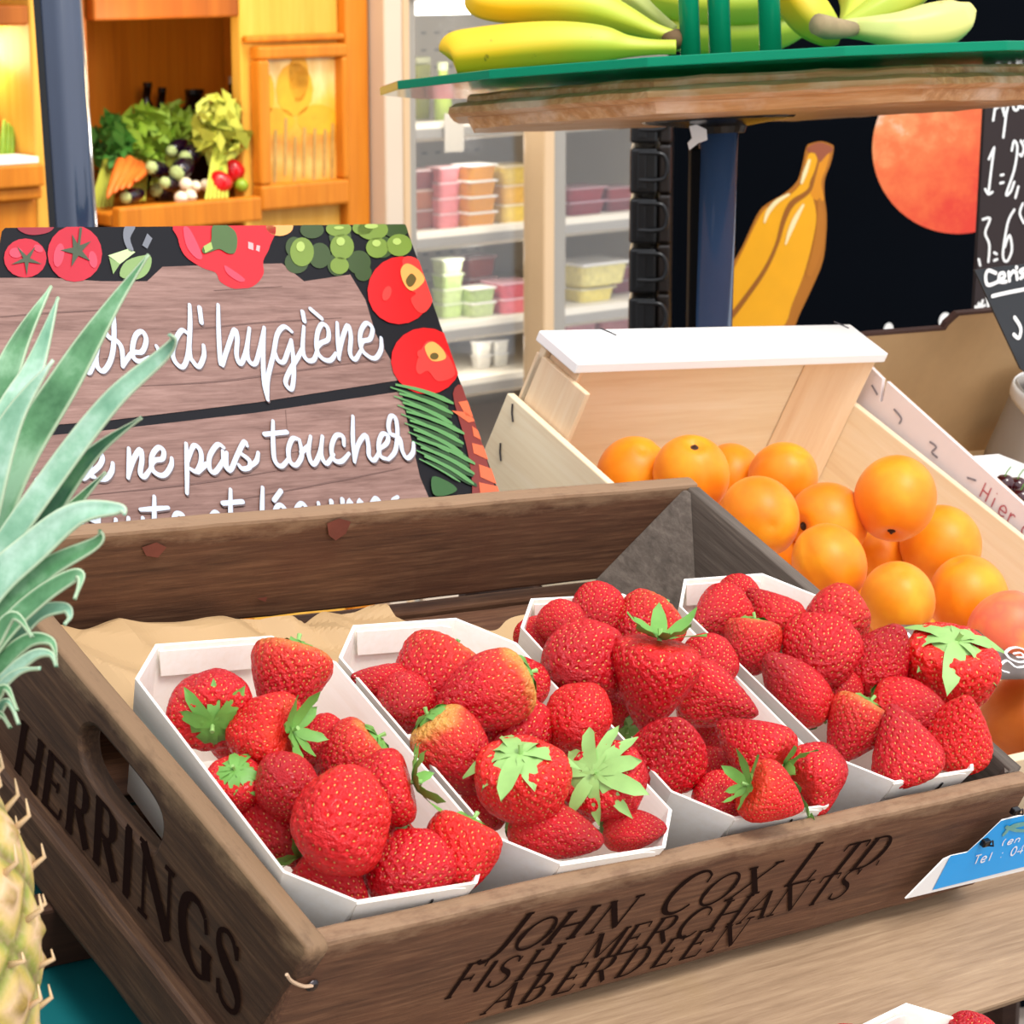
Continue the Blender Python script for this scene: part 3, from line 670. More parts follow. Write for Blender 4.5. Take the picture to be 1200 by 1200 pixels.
for n_, (k, p, r, spec, lab, rr_, z) in enumerate(Bs):
    r = r*depth(p)/depth(Cr.w(*Cr.px(spec[0], spec[1], z+.002)))
    place_berry(p, r*1.03, spec, G[k], lab, n_*1.7)
# ================================================================== apricot crate to the right, same sloping frame
AX0, AX1, AY0, AY1 = .575, .925, .085, .513
AM = CRM
ac = empty('apricot_crate', CRM, 'light pine fruit crate of apricots behind the old crate, back rail covered in white paper', 'crate')
obj('back_board', box(BM(), AX0+.002, AX1-.002, AY1-.012, AY1-.006, -.145, -.006, .001), M_pine, ac)
obj('side_board', box(BM(), AX0-.007, AX0, AY0, AY1-.001, -.15, -.049, .001), M_pine_y, ac)
obj('side_board', box(BM(), AX0+.002, AX0+.007, AY1-.062, AY1-.004, -.15, -.012, .001), M_pine_z, ac)
obj('side_board', box(BM(), AX1-.007, AX1, AY0, AY1-.005, -.15, -.046, .001), M_pine_y, ac)
obj('front_board', box(BM(), AX0+.008, AX1-.008, AY0, AY0+.007, -.15, -.075, .001), M_pine, ac)
obj('floor_board', box(BM(), AX0+.007, AX1-.007, AY0+.007, AY1-.012, -.149, -.143, .001), M_pine, ac)
for sx, xx in ((1, AX0+.0075), (-1, AX1-.0075)):   # triangular corner posts
    z1 = -.005
    poly = [V((xx, AY1-.0125, -.143)), V((xx+sx*.042, AY1-.0125, -.143)), V((xx, AY1-.045, -.143))]
    obj('corner_post', prism(BM(), poly, V((0, 0, z1+.143)), .001), M_pine_z, ac)
rail = obj('top_rail', box(BM(), AX0-.001, AX1+.001, AY1-.047, AY1-.001, -.0045, .004, .0012), M_white, ac); rail['label'] = 'white paper covered top rail'
for a, b in ((600, 484), (586, 530)):
    q = Cr.px(a, b, AX0-.0078, 0); obj('staple', tube(BM(), [q+V((0, -.004, -.005)), q, q+V((0, .003, .006))], .0007, 5), M_staple, ac)
for a, b in ((712, 388), (985, 380)):
    q = Cr.px(a, b, .0045, 2); obj('staple', tube(BM(), [q+V((-.004, .004, 0)), q, q+V((.004, -.006, 0))], .0006, 5), M_staple, ac)

st = empty('crate_stand', CRM, 'dark wooden stand under the apricot crate and cardboard tray', 'stand')
obj('stand_top', box(BM(), .562, 1.33, .08, .54, -.19, -.151, .003), M_darkbox, st)
for lx in (.6, 1.29):
    for ly in (.11, .50):
        lp_ = Cr.w(lx, ly, -.185); obj('leg', tube(BM(), [Cr.I @ lp_, Cr.I @ V((lp_.x, lp_.y, 0))], .02, 8), M_darkbox, st)
# ---- apricots
def apricot_mesh(seed):
    nu, nv = 40, 28; vs, fs = [], []
    r_ = random.Random(seed); el = r_.uniform(1.0, 1.12); sq = r_.uniform(.92, 1.0)
    for i in range(nv+1):
        t = PI*i/nv
        for k in range(nu):
            a = 2*PI*k/nu
            r = .5*math.sin(t)*(1+.02*math.cos(2*a+seed)); z = .5*el*math.cos(t)
            gro = math.exp(-((a-PI)/.16)**2)*.035*math.sin(t)**.6
            r *= 1-gro*1.6
            z -= .10*math.exp(-(t/.22)**2); z += .03*math.exp(-((PI-t)/.15)**2)
            vs.append((r*math.cos(a), r*math.sin(a)*sq, z))
    for i in range(nv):
        for k in range(nu): fs.append((i*nu+k, (i+1)*nu+k, (i+1)*nu+(k+1) % nu, i*nu+(k+1) % nu))
    return vs, fs
def fruit_mat(name, lo, mid, hi, blush, rough=.42, amt=.7, spec=.35):
    m, N, L, b = newmat(name); t = N.new('ShaderNodeTexCoord')
    oi = N.new('ShaderNodeObjectInfo'); ad = N.new('ShaderNodeVectorMath'); L.new(t.outputs['Object'], ad.inputs[0]); L.new(oi.outputs['Random'], ad.inputs[1]); sc = N.new('ShaderNodeVectorMath'); sc.operation = 'SCALE'; sc.inputs['Scale'].default_value = 17
    L.new(oi.outputs['Random'], sc.inputs[0]); L.new(sc.outputs[0], ad.inputs[1])
    f = noi(N, L, ad.outputs[0], 1.6, 3); c = ramp(N, L, f, [(.3, lo), (.5, mid), (.7, hi)])
    f2 = noi(N, L, ad.outputs[0], 1.1, 2); mr = N.new('ShaderNodeMapRange'); mr.inputs[1].default_value = .55; mr.inputs[2].default_value = .75; mr.inputs[4].default_value = amt; L.new(f2, mr.inputs[0])
    c = mixc(N, L, mr.outputs[0], c, srgb(blush)); L.new(c, b.inputs['Base Color'])
    b.inputs['Roughness'].default_value = rough; b.inputs['Specular IOR Level'].default_value = spec
    b.inputs['Subsurface Weight'].default_value = .1; b.inputs['Subsurface Radius'].default_value = (1, .4, .1); b.inputs['Subsurface Scale'].default_value = .05
    b.inputs['Sheen Weight'].default_value = .08
    f3 = noi(N, L, t.outputs['Object'], 60, 2); bump(N, L, b, f3, .05, .01)
    return m
M_apr = fruit_mat('apricot_skin', 'E57A06', 'EE8C0C', 'F4A018', 'E8720F', amt=.5)
M_peach = fruit_mat('peach_skin', 'F0884A', 'EC6A4A', 'F49A50', 'DA3C40', amt=.9)
M_cav = plain('fruit_stem_end', '3A2210', .8, .2)
AME = []
for s_ in range(5):
    vs, fs = apricot_mesh(s_*3+1); me = bpy.data.meshes.new('apricot'); me.from_pydata(vs, [], fs); me.materials.append(M_apr); me.polygons.foreach_set('use_smooth', [True]*len(fs)); AME.append(me)
bm = lathe(BM(), [(0, .0), (.045, .004), (.055, .012), (.03, .02), (.015, .05), (0, .055)], 10); CAVM = bpy.data.meshes.new('stem_end'); bm.to_mesh(CAVM); bm.free(); CAVM.materials.append(M_cav)
APR = [  # px, py, width, stem direction (right, up, viewer), height, label
 (742, 556, 84, (-.2, -.6, -.7), -.07, 'apricot at the back left, half hidden by the old crate back board'),
 (810, 556, 86, (.05, .75, .62), -.055, 'apricot with its stem hollow facing up, second from left in the back row'),
 (858, 560, 76, (.3, -.5, -.8), -.07, 'apricot third from left in the back row, tucked behind the stem hollow one'),
 (917, 560, 76, (-.4, -.6, -.6), -.065, 'apricot at the right end of the back row under the corner post'),
 (890, 606, 88, (-.2, .2, -.9), -.06, 'wide apricot in the second row, beside the edge of the old crate'),
 (970, 612, 86, (-.7, -.1, .55), -.06, 'apricot with dark stem end on its left, below the corner post'),
 (905, 646, 76, (-.4, -.5, -.6), -.065, 'apricot against the right end board of the old crate'),
 (972, 660, 86, (.4, -.8, .1), -.05, 'apricot in the very middle of the heap, nearer than its neighbours'),
 (1029, 654, 64, (.1, -.8, -.4), -.075, 'small apricot sunk between the middle one and the two tall ones'),
 (1049, 584, 90, (-.15, -.8, .4), -.035, 'tall apricot on top of the heap with stem end at its foot'),
 (1102, 640, 90, (-.35, .65, -.5), -.045, 'tall apricot leaning on the right side board'),
 (1052, 704, 84, (0, -.7, -.6), -.055, 'apricot near the front above the strawberries'),
 (1135, 702, 94, (.3, -.8, -.3), -.05, 'large apricot at the right of the front row'),
 (1006, 712, 64, (-.4, -.7, -.3), -.06, 'apricot peeking over the right rim of the strawberry punnet'),
 (940, 664, 60, (.3, .4, -.8), -.085, 'apricot low beside the end board, mostly covered by its neighbours'),
 (1068, 750, 66, (.3, .4, -.8), -.06, 'apricot just above the grey printed sheet'),
]
AP = []
for (px, py, wpx, d, z, lab) in APR:
    p = Cr.w(*Cr.px(px, py, z)); AP.append([p, wpx*1.07/2*depth(p)/FPX, d, lab, ray(px, py).normalized(), z])
for it in range(60):
    for i in range(len(AP)):
        for j in range(i):
            a, b = AP[i], AP[j]; dv = a[0]-b[0]; need = (a[1]+b[1])*.93
            if dv.length < need:
                s = (need-dv.length)*.3; near, far = (a, b) if a[5] > b[5] else (b, a)
                near[0] = near[0]-near[4]*s; far[0] = far[0]+far[4]*s*.7
    for a in AP:
        q = Cr.I @ a[0]; lo = -.142+a[1]*.95
        if q.z < lo: a[0] = a[0]-a[4]*(lo-q.z)
        if q.z > -.01: a[0] = a[0]+a[4]*(q.z+.01)
        for _ in range(12):             # stay right of the old crate's end board, left of the far side board, behind nothing
            q = Cr.I @ a[0]
            if q.x < AX0+.008+a[1]*.96 and q.z < -.05+a[1]: a[0] = a[0]+a[4]*.004
            elif q.x > AX1-.008-a[1]*.97 or q.y > AY1-.013-a[1]*.97: a[0] = a[0]-a[4]*.004
            else: break
for i, (p, r, d, lab, rr_, z) in enumerate(AP):
    o = link('apricot', AME[i % 5]); zz = camdir(d); x = zz.orthogonal().normalized()
    o.matrix_world = Matrix.Translation(p) @ Matrix((x, zz.cross(x), zz)).transposed().to_4x4() @ Matrix.Rotation(i*1.3, 4, 'Z') @ Matrix.Scale(2*r, 4)
    tag(o, lab, 'apricot', 'apricots heaped in the pine crate'); link('stem_end', CAVM, o, Matrix.Translation((0, 0, .42)))
p = Cr.w(*Cr.px(1182, 742, -.035)); o = link('peach', AME[1].copy()); o.data.materials[0] = M_peach
o.matrix_world = Matrix.Translation(p) @ Matrix.Rotation(.6, 4, 'Y') @ Matrix.Scale(100*depth(p)/FPX, 4); tag(o, 'red blushed peach at the right edge beside the apricots', 'peach')
link('stem_end', CAVM, o, Matrix.Translation((0, 0, .42)))

p = Cr.w(*Cr.px(1212, 846, -.095)); o = link('nectarine', AME[2].copy()); o.data.materials[0] = fruit_mat('nectarine_skin_shaded', 'A8561A', 'B8621E', 'C87228', '96400F')  # brown tones paint in the shadow under the sheet
o.matrix_world = Matrix.Translation(p) @ Matrix.Rotation(.9, 4, 'X') @ Matrix.Scale(128*depth(p)/FPX, 4); tag(o, 'nectarine under the grey sheet, its shade painted in as brown orange, at the right edge', 'nectarine')
link('stem_end', CAVM, o, Matrix.Translation((0, 0, .42)))
# ---- grey printed sheet lying over the front edge of the apricot crate
M_grey = plain('grey_print', '6E625C', .4, .08, 30)
gp = empty('printed_sheet', CRM, 'grey brown printed sheet with white flourishes between apricots and strawberries', 'sheet')
z0 = -.035; top = [(1040, 733), (1062, 734), (1110, 733), (1150, 741), (1200, 756), (1250, 772)]; bot = [(1040, 800), (1062, 800), (1110, 800), (1150, 797), (1200, 796), (1250, 796)]
vs, fs = [], []
for j in range(7):
    for i in range(len(top)):
        a = Cr.px(*top[i], z0); b = Cr.px(*bot[i], z0-.012); u = j/6; q = a.lerp(b, u); q.z += .004*math.sin(PI*u); vs.append(q)
n = len(top)
for j in range(6):
    for i in range(n-1): fs.append((j*n+i, j*n+i+1, j*n+n+i+1, j*n+n+i))
o = raw('sheet', vs, fs, M_grey, gp); s = o.modifiers.new('s', 'SOLIDIFY'); s.thickness = .0012; s.offset = -1
bm = BM(); Gf = Fr(CRM @ Matrix.Translation((0, 0, z0+.0055)))
def gl(pts, wd): 
    q0 = [Cr.px(a, b, z0) for a, b in pts]; 
    return q0
for pts, wd in (([(1064, 742), (1072, 752), (1080, 748), (1090, 757), (1100, 752)], .0022), ([(1066, 755), (1076, 762), (1086, 764)], .003), ([(1088, 740), (1100, 746), (1112, 744), (1118, 752)], .002), ([(1158, 778), (1170, 780), (1180, 774), (1192, 782), (1210, 778)], .002), ([(1160, 770), (1172, 784), (1182, 788)], .0016),
                ([(1178, 765), (1184, 760), (1194, 759), (1204, 764), (1206, 772), (1196, 776), (1184, 772), (1178, 765)], .0022), ([(1188, 766), (1196, 765), (1200, 770), (1192, 770)], .0018)):
    Q = [Gf.px(a, b, 0) for a, b in pts]; ribbon(bm, [(q.x, q.y) for q in Q], wd, 0, 5)
obj('printed_flourish', bm, M_wtxt, gp, Matrix.Translation((0, 0, z0+.0055)))

# ---- cardboard tray behind, with its pale printed side
ct = empty('cardboard_tray', CRM, 'brown cardboard tray behind the apricots with pale printed near side and notched edge', 'tray')
def xpoly(pts, x): return [V((x, q.y, q.z)) for q in (Cr.px(a, b, x, 0) for a, b in pts)]
def ypoly(pts, y): return [V((q.x, y, q.z)) for q in (Cr.px(a, b, y, 1) for a, b in pts)]
XS = .932
side = xpoly([(1010, 424), (1018, 428), (1034, 444), (1031, 470), (1034, 471), (1039, 447), (1120, 520), (1200, 592), (1290, 675), (1300, 800), (1200, 720), (1100, 640), (1000, 545), (985, 470)], XS)
obj('near_side', prism(BM(), side, V((.004, 0, 0))), M_cardprint, ct)
obj('near_side_lining', prism(BM(), [p+V((.0042, 0, -.0005)) for p in side], V((.0015, 0, 0))), M_card, ct)
YS = .527
far = ypoly([(998, 398), (1018, 394), (1108, 387), (1112, 381), (1124, 370), (1166, 366), (1290, 358), (1300, 590), (1080, 590), (990, 520)], YS)
obj('far_side', prism(BM(), far, V((0, .004, 0))), M_card, ct)
obj('far_side_edge', prism(BM(), ypoly([(998, 398), (1018, 394), (1108, 387), (1112, 381), (1124, 370), (1166, 366), (1290, 358), (1290, 354.5), (1166, 363), (1122, 367), (1109, 378.5), (1106, 384), (1018, 391), (998, 395)], YS-.0003), V((0, .0046, 0))), M_cardedge, ct)
obj('tray_floor', box(BM(), XS+.006, 1.32, .1, YS, -.149, -.145), M_card, ct)
obj('far_end', box(BM(), 1.32, 1.325, .1, YS, -.149, -.0), M_card, ct)
# printed words along the near side
Sf = Fr(CRM @ Matrix(((0, 0, -1, XS-.0006), (-1, 0, 0, 0), (0, 1, 0, 0), (0, 0, 0, 1))))   # x runs towards the viewer
LT.update({'H': [[(0, 0), (0, 1)], [(.8, 0), (.8, 1)], [(0, .5), (.8, .5)]], 'r': [[(.2, .66), (.2, 0)], [(.2, .4), (.5, .66), (.8, .6)]], 'c': [arc(.5, .33, .42, .33, 50, 310, 9)], 'o': [arc(.5, .33, .42, .33, 0, 360, 11)],
           's': [[(.85, .58), (.5, .68), (.2, .52), (.75, .2), (.5, 0), (.1, .08)]], 'C': [arc(.55, .5, .5, .5, 45, 315, 11)], 'v': [[(0, .66), (.45, 0), (.9, .66)]], '1': [[(.2, .8), (.5, 1), (.5, 0)]], '2': [[(.1, .8), (.4, 1), (.8, .85), (.7, .55), (.1, .02), (.4, .1), (.95, .0)]],
           '3': [[(.1, 1), (.85, .98), (.4, .58), (.85, .4), (.75, .08), (.1, -.05)]], '6': [[(.8, 1), (.4, .7), (.15, .3), (.3, 0), (.7, .05), (.75, .35), (.4, .42), (.15, .25)]], '=': [[(.1, .6), (.8, .6)], [(.1, .35), (.8, .35)]], ',': [[(.4, .1), (.25, -.2)]], 'p': [[(.1, .66), (.1, -.4)], arc(.45, .33, .35, .33, 170, -170, 10)], 'y': [[(0, .66), (.4, .05)], [(.9, .66), (.4, .05), (.1, -.4)]], '€': [arc(.6, .5, .45, .5, 50, 310, 9), [(0, .6), (.6, .6)], [(0, .4), (.55, .4)]], 'K': [[(0, 0), (0, 1)], [(.8, 1), (0, .45), (.85, 0)]], 'u': [[(.1, .66), (.12, .15), (.4, 0), (.75, .2)], [(.8, .66), (.82, 0)]], 't': [[(.4, 1), (.4, .1), (.7, 0)], [(.1, .66), (.8, .66)]]})
for wd_, o_ in (('Hier', (1148, 582)), ('comme', (1195, 624.5))):
    bm = BM(); word(bm, Sf, wd_, o_, (8.2, 7.4), (7, -16), .0012, 0, .25)
    obj('lettering', bm, plain('red_print', 'B8545C', .6), ct, Matrix(((0, 0, -1, XS-.0006), (-1, 0, 0, 0), (0, 1, 0, 0), (0, 0, 0, 1))))
bm = BM()
for pts in ([(1090, 518), (1097, 524), (1092, 530), (1098, 536)], [(1048, 480), (1056, 490), (1054, 496)], [(1134, 560), (1143, 563)], [(1022, 452), (1028, 462)]):
    Q = [Sf.px(a, b, 0) for a, b in pts]; ribbon(bm, [(q.x, q.y) for q in Q], .0018, 0, 4)
obj('printed_vine', bm, plain('grey_print_line', '8A8288', .6), ct, Matrix(((0, 0, -1, XS-.0006), (-1, 0, 0, 0), (0, 1, 0, 0), (0, 0, 0, 1))))

# ---- paper bag of cherries and white cherry punnet inside the tray
def cherry(P, r, label, mat):
    bm = BM(); bmesh.ops.create_uvsphere(bm, u_segments=20, v_segments=12, radius=r)
    for v in bm.verts:
        a = math.hypot(v.co.x, v.co.y)/r
        if v.co.z > 0: v.co.z -= r*.28*math.exp(-(a/.35)**2)
    o = obj('cherry', bm, mat, None, Matrix.Translation(P), True); tag(o, label, 'cherry', 'dark cherries in the white punnet')
    obj('stalk', tube(BM(), [(0, 0, r*.72), (r*.2, 0, r*1.2), (r*.6, r*.1, r*1.7)], r*.06, 6), M_cal[0], o)
M_cherry = plain('cherry_skin', '3A0712', .12, .2, 3, coat=.4); M_cherry2 = plain('cherry_skin_red', '6A0A16', .15, .2, 3, coat=.3)
M_bag = plain('grey_bag_paper', 'A8A097', .7, .06, 30); M_bagin = plain('white_bag_inside', 'EFEDEA', .7, .04)
BP = Cr.w(*Cr.px(1204, 540, -.125)); bag = empty('paper_bag', Matrix.Translation(BP) @ CRM.to_3x3().to_4x4() @ Matrix.Rotation(math.radians(-11), 4, 'Y'), 'grey paper bag with white leaf drawings standing in the cardboard tray', 'bag')
Bg = Fr(bag.matrix_world)
dB = depth(BP)/FPX
vs, fs = [], []; K = 28; RB = 52*dB; HB = 102*dB
for j in range(9):
    u = j/8
    for k in range(K):
        a = 2*PI*k/K; sq = (abs(math.cos(a))**3+abs(math.sin(a))**3)**(-1/3)
        r = RB*(1.0-.10*u)*(.88*sq+.12); vs.append(V((r*math.cos(a)*1.05, r*math.sin(a)*.8, HB*u+.004*math.sin(3*a)*u*u)))
for j in range(8):
    for k in range(K): fs.append((j*K+k, j*K+(k+1) % K, (j+1)*K+(k+1) % K, (j+1)*K+k))
fs.append(tuple(range(K))[::-1])
o = raw('bag_body', vs, fs, M_bag, bag); s = o.modifiers.new('s', 'SOLIDIFY'); s.thickness = .0007
vs, fs = [], []
for j in range(4):
    u = j/3
    for k in range(K):
        a = 2*PI*k/K; sq = (abs(math.cos(a))**3+abs(math.sin(a))**3)**(-1/3)
        r = RB*(.90*(.88*sq+.12)+.035+.03*math.sin(u*PI)); vs.append(V((r*math.cos(a)*1.05, r*math.sin(a)*.8, HB*(1.02-.2*u*(1+.25*math.sin(2*a))))))
for j in range(3):
    for k in range(K): fs.append((j*K+k, j*K+(k+1) % K, (j+1)*K+(k+1) % K, (j+1)*K+k))
o = raw('rolled_cuff', vs, fs, M_bagin, bag); s = o.modifiers.new('s', 'SOLIDIFY'); s.thickness = .0007
bm = BM()
for cx, cz, ang, ln in ((-.62, .56, 1.85, .26), (-.3, .56, 1.2, .26), (-.55, .2, 2.2, .3), (.3, .15, .9, .3)):
    pts = []
    for i in range(13):
        t = 2*PI*i/12; l = ln*.5*math.cos(t); ww = ln*.2*math.sin(t)*(1+.0*t)
        pts.append((RB*cx*1.0+RB*1.7*(l*math.cos(ang)-ww*math.sin(ang)), HB*cz+HB*.75*(l*math.sin(ang)+ww*math.cos(ang))))
    pts = [(x, z) for x, z in pts]
    b2 = BM(); ribbon(b2, pts, .0014, 0, 3, True, False)
    for f in b2.faces:
        ws = []
        for v in f.verts:
            x, z = v.co.x, v.co.y; q = V((-RB*.80-.0012, 0, 0)); 
            xn = max(-.98, min(.98, x/(RB*1.0))); ws.append(bm.verts.new((-RB*1.05*(1-.1*z/HB)*(1.0-.10*abs(xn)**4)-.0012 if False else x, -RB*.8*(1-.1*z/HB)*(1-.13*abs(xn)**5)-.0016, z)))
        bm.faces.new(ws)
    b2.free()
obj('leaf_drawing', bm, M_bagin, bag)
for i, (dx, dy) in enumerate(((-.3, -.25), (.25, -.2), (0, .25), (-.35, .2))):
    P = Bg.w(RB*dx, RB*dy*.8, HB*.82); bm = BM()
    r = 15*dB; bmesh.ops.create_uvsphere(bm, u_segments=16, v_segments=10, radius=r)
    o = obj('cherry', bm, M_cherry2, None, Matrix.Translation(P), True); tag(o, ['red cherry inside the paper bag, front left', 'red cherry inside the paper bag, front right', 'red cherry inside the paper bag, at its back', 'red cherry inside the paper bag, back left'][i], 'cherry', 'red cherries in the paper bag')
    obj('stalk', tube(BM(), [(0, 0, r*.9), (r*.3, 0, r*1.6), (r*.2, .0, r*2.2)], r*.07, 6), M_cal[0], o)
CP = Cr.px(1202, 578, -.070); Mp = CRM @ Matrix.Translation((CP.x+.012, CP.y-.012, -.143))
wp = empty('white_punnet', Mp, 'white punnet of dark cherries in the tray below the paper bag', 'punnet')
obj('tray', make_punnet(.11, .15, .068), M_white, wp)
ch = [(1177, 567), (1192, 570), (1196, 583), (1208, 574), (1212, 594), (1226, 584)]
for i, (a, b) in enumerate(ch):
    q = Cr.px(a, b, -.068); cherry(Cr.w(q.x, q.y, q.z), 12*depth(Cr.w(*q))/FPX, ['dark cherry at the left corner of the white punnet', 'dark cherry second from the left in the white punnet', 'dark cherry in the near row of the white punnet behind the printed cardboard edge', 'dark cherry in the middle of the white punnet by the frame edge', 'dark cherry at the near side of the white punnet', 'dark cherry at the right of the white punnet beyond the frame'][i], M_cherry)

# ---- lower punnet under the plank
q = Cr.px(1032, 1191, -.05); M = CRM @ Matrix.Translation((q.x, q.y-.1, -.118)) @ Matrix.Rotation(math.radians(6), 4, 'Z')
lp = empty('strawberry_punnet', M, 'white punnet of strawberries in front of the tan plank, only its back rim in view', 'punnet')
obj('tray', make_punnet(), M_veneer, lp); obj('folded_tab', prism(BM(), tab(.124, .2, .068, 1, False), V((0, -.0009, 0))), M_veneer, lp)
for i, (a, b, wpx, lab) in enumerate(((1136, 1226, 84, 'strawberry at the bottom edge in the lower punnet, right hand one'), (990, 1226, 70, 'strawberry barely in view at the bottom edge, left of the lower punnet'), (1062, 1240, 80, 'strawberry in the middle of the lower punnet, cut by the frame'))):
    P = Cr.w(*Cr.px(a, b, -.06)); place_berry(P, wpx/2*depth(P)/FPX, (a, b, ('R1', 'c1', 'r1')[i], 's', (.2, -.4, -.8)), 'strawberries in the lower punnet', lab, i)
obj_t = empty('wooden_ledge', CRM, 'lower wooden ledge below the tan plank carrying the front punnet', 'ledge')
obj('ledge_top', box(BM(), .25, 1.5, -.4, -.0795, -.1365, -.1195, .002), M_darkbox, obj_t)
for lx in (.4, 1.42):
    lp_ = Cr.w(lx, -.2, -.13); obj('leg', tube(BM(), [Cr.I @ lp_, Cr.I @ V((lp_.x, lp_.y, 0))], .02, 8), M_darkbox, obj_t)

# ---- black price card for the cherries and its clip stick
Pc = at(1170, 370, 2.12); Pf = frame(Pc, V((.86, .5, -.03)), V((.12, .12, 1)))
pc = empty('price_card', Pf.M, 'black chalk price card reading Cerise above the paper bag', 'price card')
M_slate = plain('slate_black', '23262A', .45, .1, 20); M_chalk = plain('chalk_white', 'EDEDEA', .6, .03)
obj('card_board', prism(BM(), traced(Pf, [(1142, 316), (1168, 313), (1290, 300), (1300, 440), (1222, 452), (1196, 432), (1168, 372)]), V((0, 0, -.002))), M_slate, pc)
bm = BM()
def chalk(fr, strokes, wd, z=.0006):
    b = BM()
    for pts in strokes:
        Q = [fr.px(a, c, z) for a, c in pts]; ribbon(b, [(q.x, q.y) for q in Q], wd, z, 5)
    return b
LT['i2'] = LT['i']
bm = chalk(Pf, [[(1167, 320), (1158, 317), (1155, 325), (1158, 334), (1170, 330)], [(1170, 328), (1177, 325), (1176, 320), (1171, 322), (1172, 330), (1179, 330)], [(1182, 319), (1183, 329)], [(1183, 324), (1187, 318), (1190, 319)], [(1191, 319), (1192, 327)], [(1191, 313), (1191.5, 314)], [(1200, 315), (1195, 318), (1200, 322), (1196, 326)], [(1203, 316), (1205, 325), (1211, 321), (1208, 315), (1203, 320)], [(1163, 347), (1180, 343), (1215, 336)],
                [(1189, 372), (1196, 384), (1194, 396), (1188, 392)], [(1205, 366), (1208, 395)], [(1203, 378), (1214, 374)]], .0034)
obj('lettering', bm, M_chalk, pc)
obj('clip_stick', tube(BM(), [Pf.I @ at(1230, 420, 2.125), Pf.I @ (at(1238, 540, 2.14))], .003, 8), M_black, pc)
# ================================================================== printed hygiene sign leaning behind the crate
sA, sB, sC = at(0, 620, 1.46), at(580, 575, 1.775), at(475, 263, 1.86)
Sg = frame(sA, sB-sA, sC-sB)
sign = empty('hygiene_sign', Sg.M, 'printed board with wooden planks, vegetables and white script about hygiene, behind the old crate', 'sign')
M_sgdark = plain('printed_dark', '121116', .55, .2, 12, spec=.2)
M_sgwood = wood('printed_planks', '5E433C', '8C6C62', 'AA897E', 0, 420, .45, '7A5A52', .0, .07, .25)
def sp_(pts, z, smooth=False, n=5):
    P = [V((q.x, q.y, 0)) for q in (Sg.px(a, b, 0) for a, b in pts)]
    if smooth: P = catmull(P, n, True)
    return [V((p.x, p.y, z)) for p in P]
outline = [(6, 267), (475, 263), (582, 570), (604, 640), (-70, 720), (-60, 640)]
obj('board', prism(BM(), sp_(outline, 0), V((0, 0, -.004))), M_sgdark, sign)
bm = BM()
flat(bm, sp_([(-12, 326), (60, 326), (118, 330), (172, 330), (190, 313), (245, 311), (330, 309), (356, 330), (410, 322), (428, 352), (440, 392), (462, 430), (466, 446), (300, 472), (120, 494), (-40, 506)], .0004))
flat(bm, sp_([(-46, 520), (120, 505), (300, 484), (470, 459), (478, 500), (492, 560), (505, 590), (516, 652), (-62, 712)], .0004))
obj('printed_planks', bm, M_sgwood, sign)
bm = BM()
for pts in ([(-12, 372), (60, 366), (140, 362)], [(200, 388), (300, 378), (400, 372)], [(160, 452), (260, 446), (360, 432), (450, 420)], [(100, 580), (230, 566), (330, 550)], [(280, 585), (400, 562), (470, 548)], [(340, 530), (420, 518)], [(250, 340), (330, 335)], [(334, 480), (336, 505)], [(120, 420), (180, 415)]):
    Q = [Sg.px(a, b+1, 0) for a, b in pts]; ribbon(bm, [(q.x, q.y) for q in Q], [.0004]+[.0012]*(len(Q)-2)+[.0003], .0007, 5)
obj('printed_cracks', bm, plain('printed_crack', '6A4C44', .5), sign)
M_scr = plain('printed_script_white', 'C2C8D4', .5, .03, 20)
M_scs = plain('printed_script_shadow', '6A5654', .5, .05)
def zz(off, sc, pts): return [(off[0]+a/sc, off[1]+b/sc) for a, b in pts]
ZA, ZB, ZC, ZD = ((70, 340), 6), ((240, 340), 5.4545), ((40, 480), 5.217), ((260, 470), 5)
SCR = []
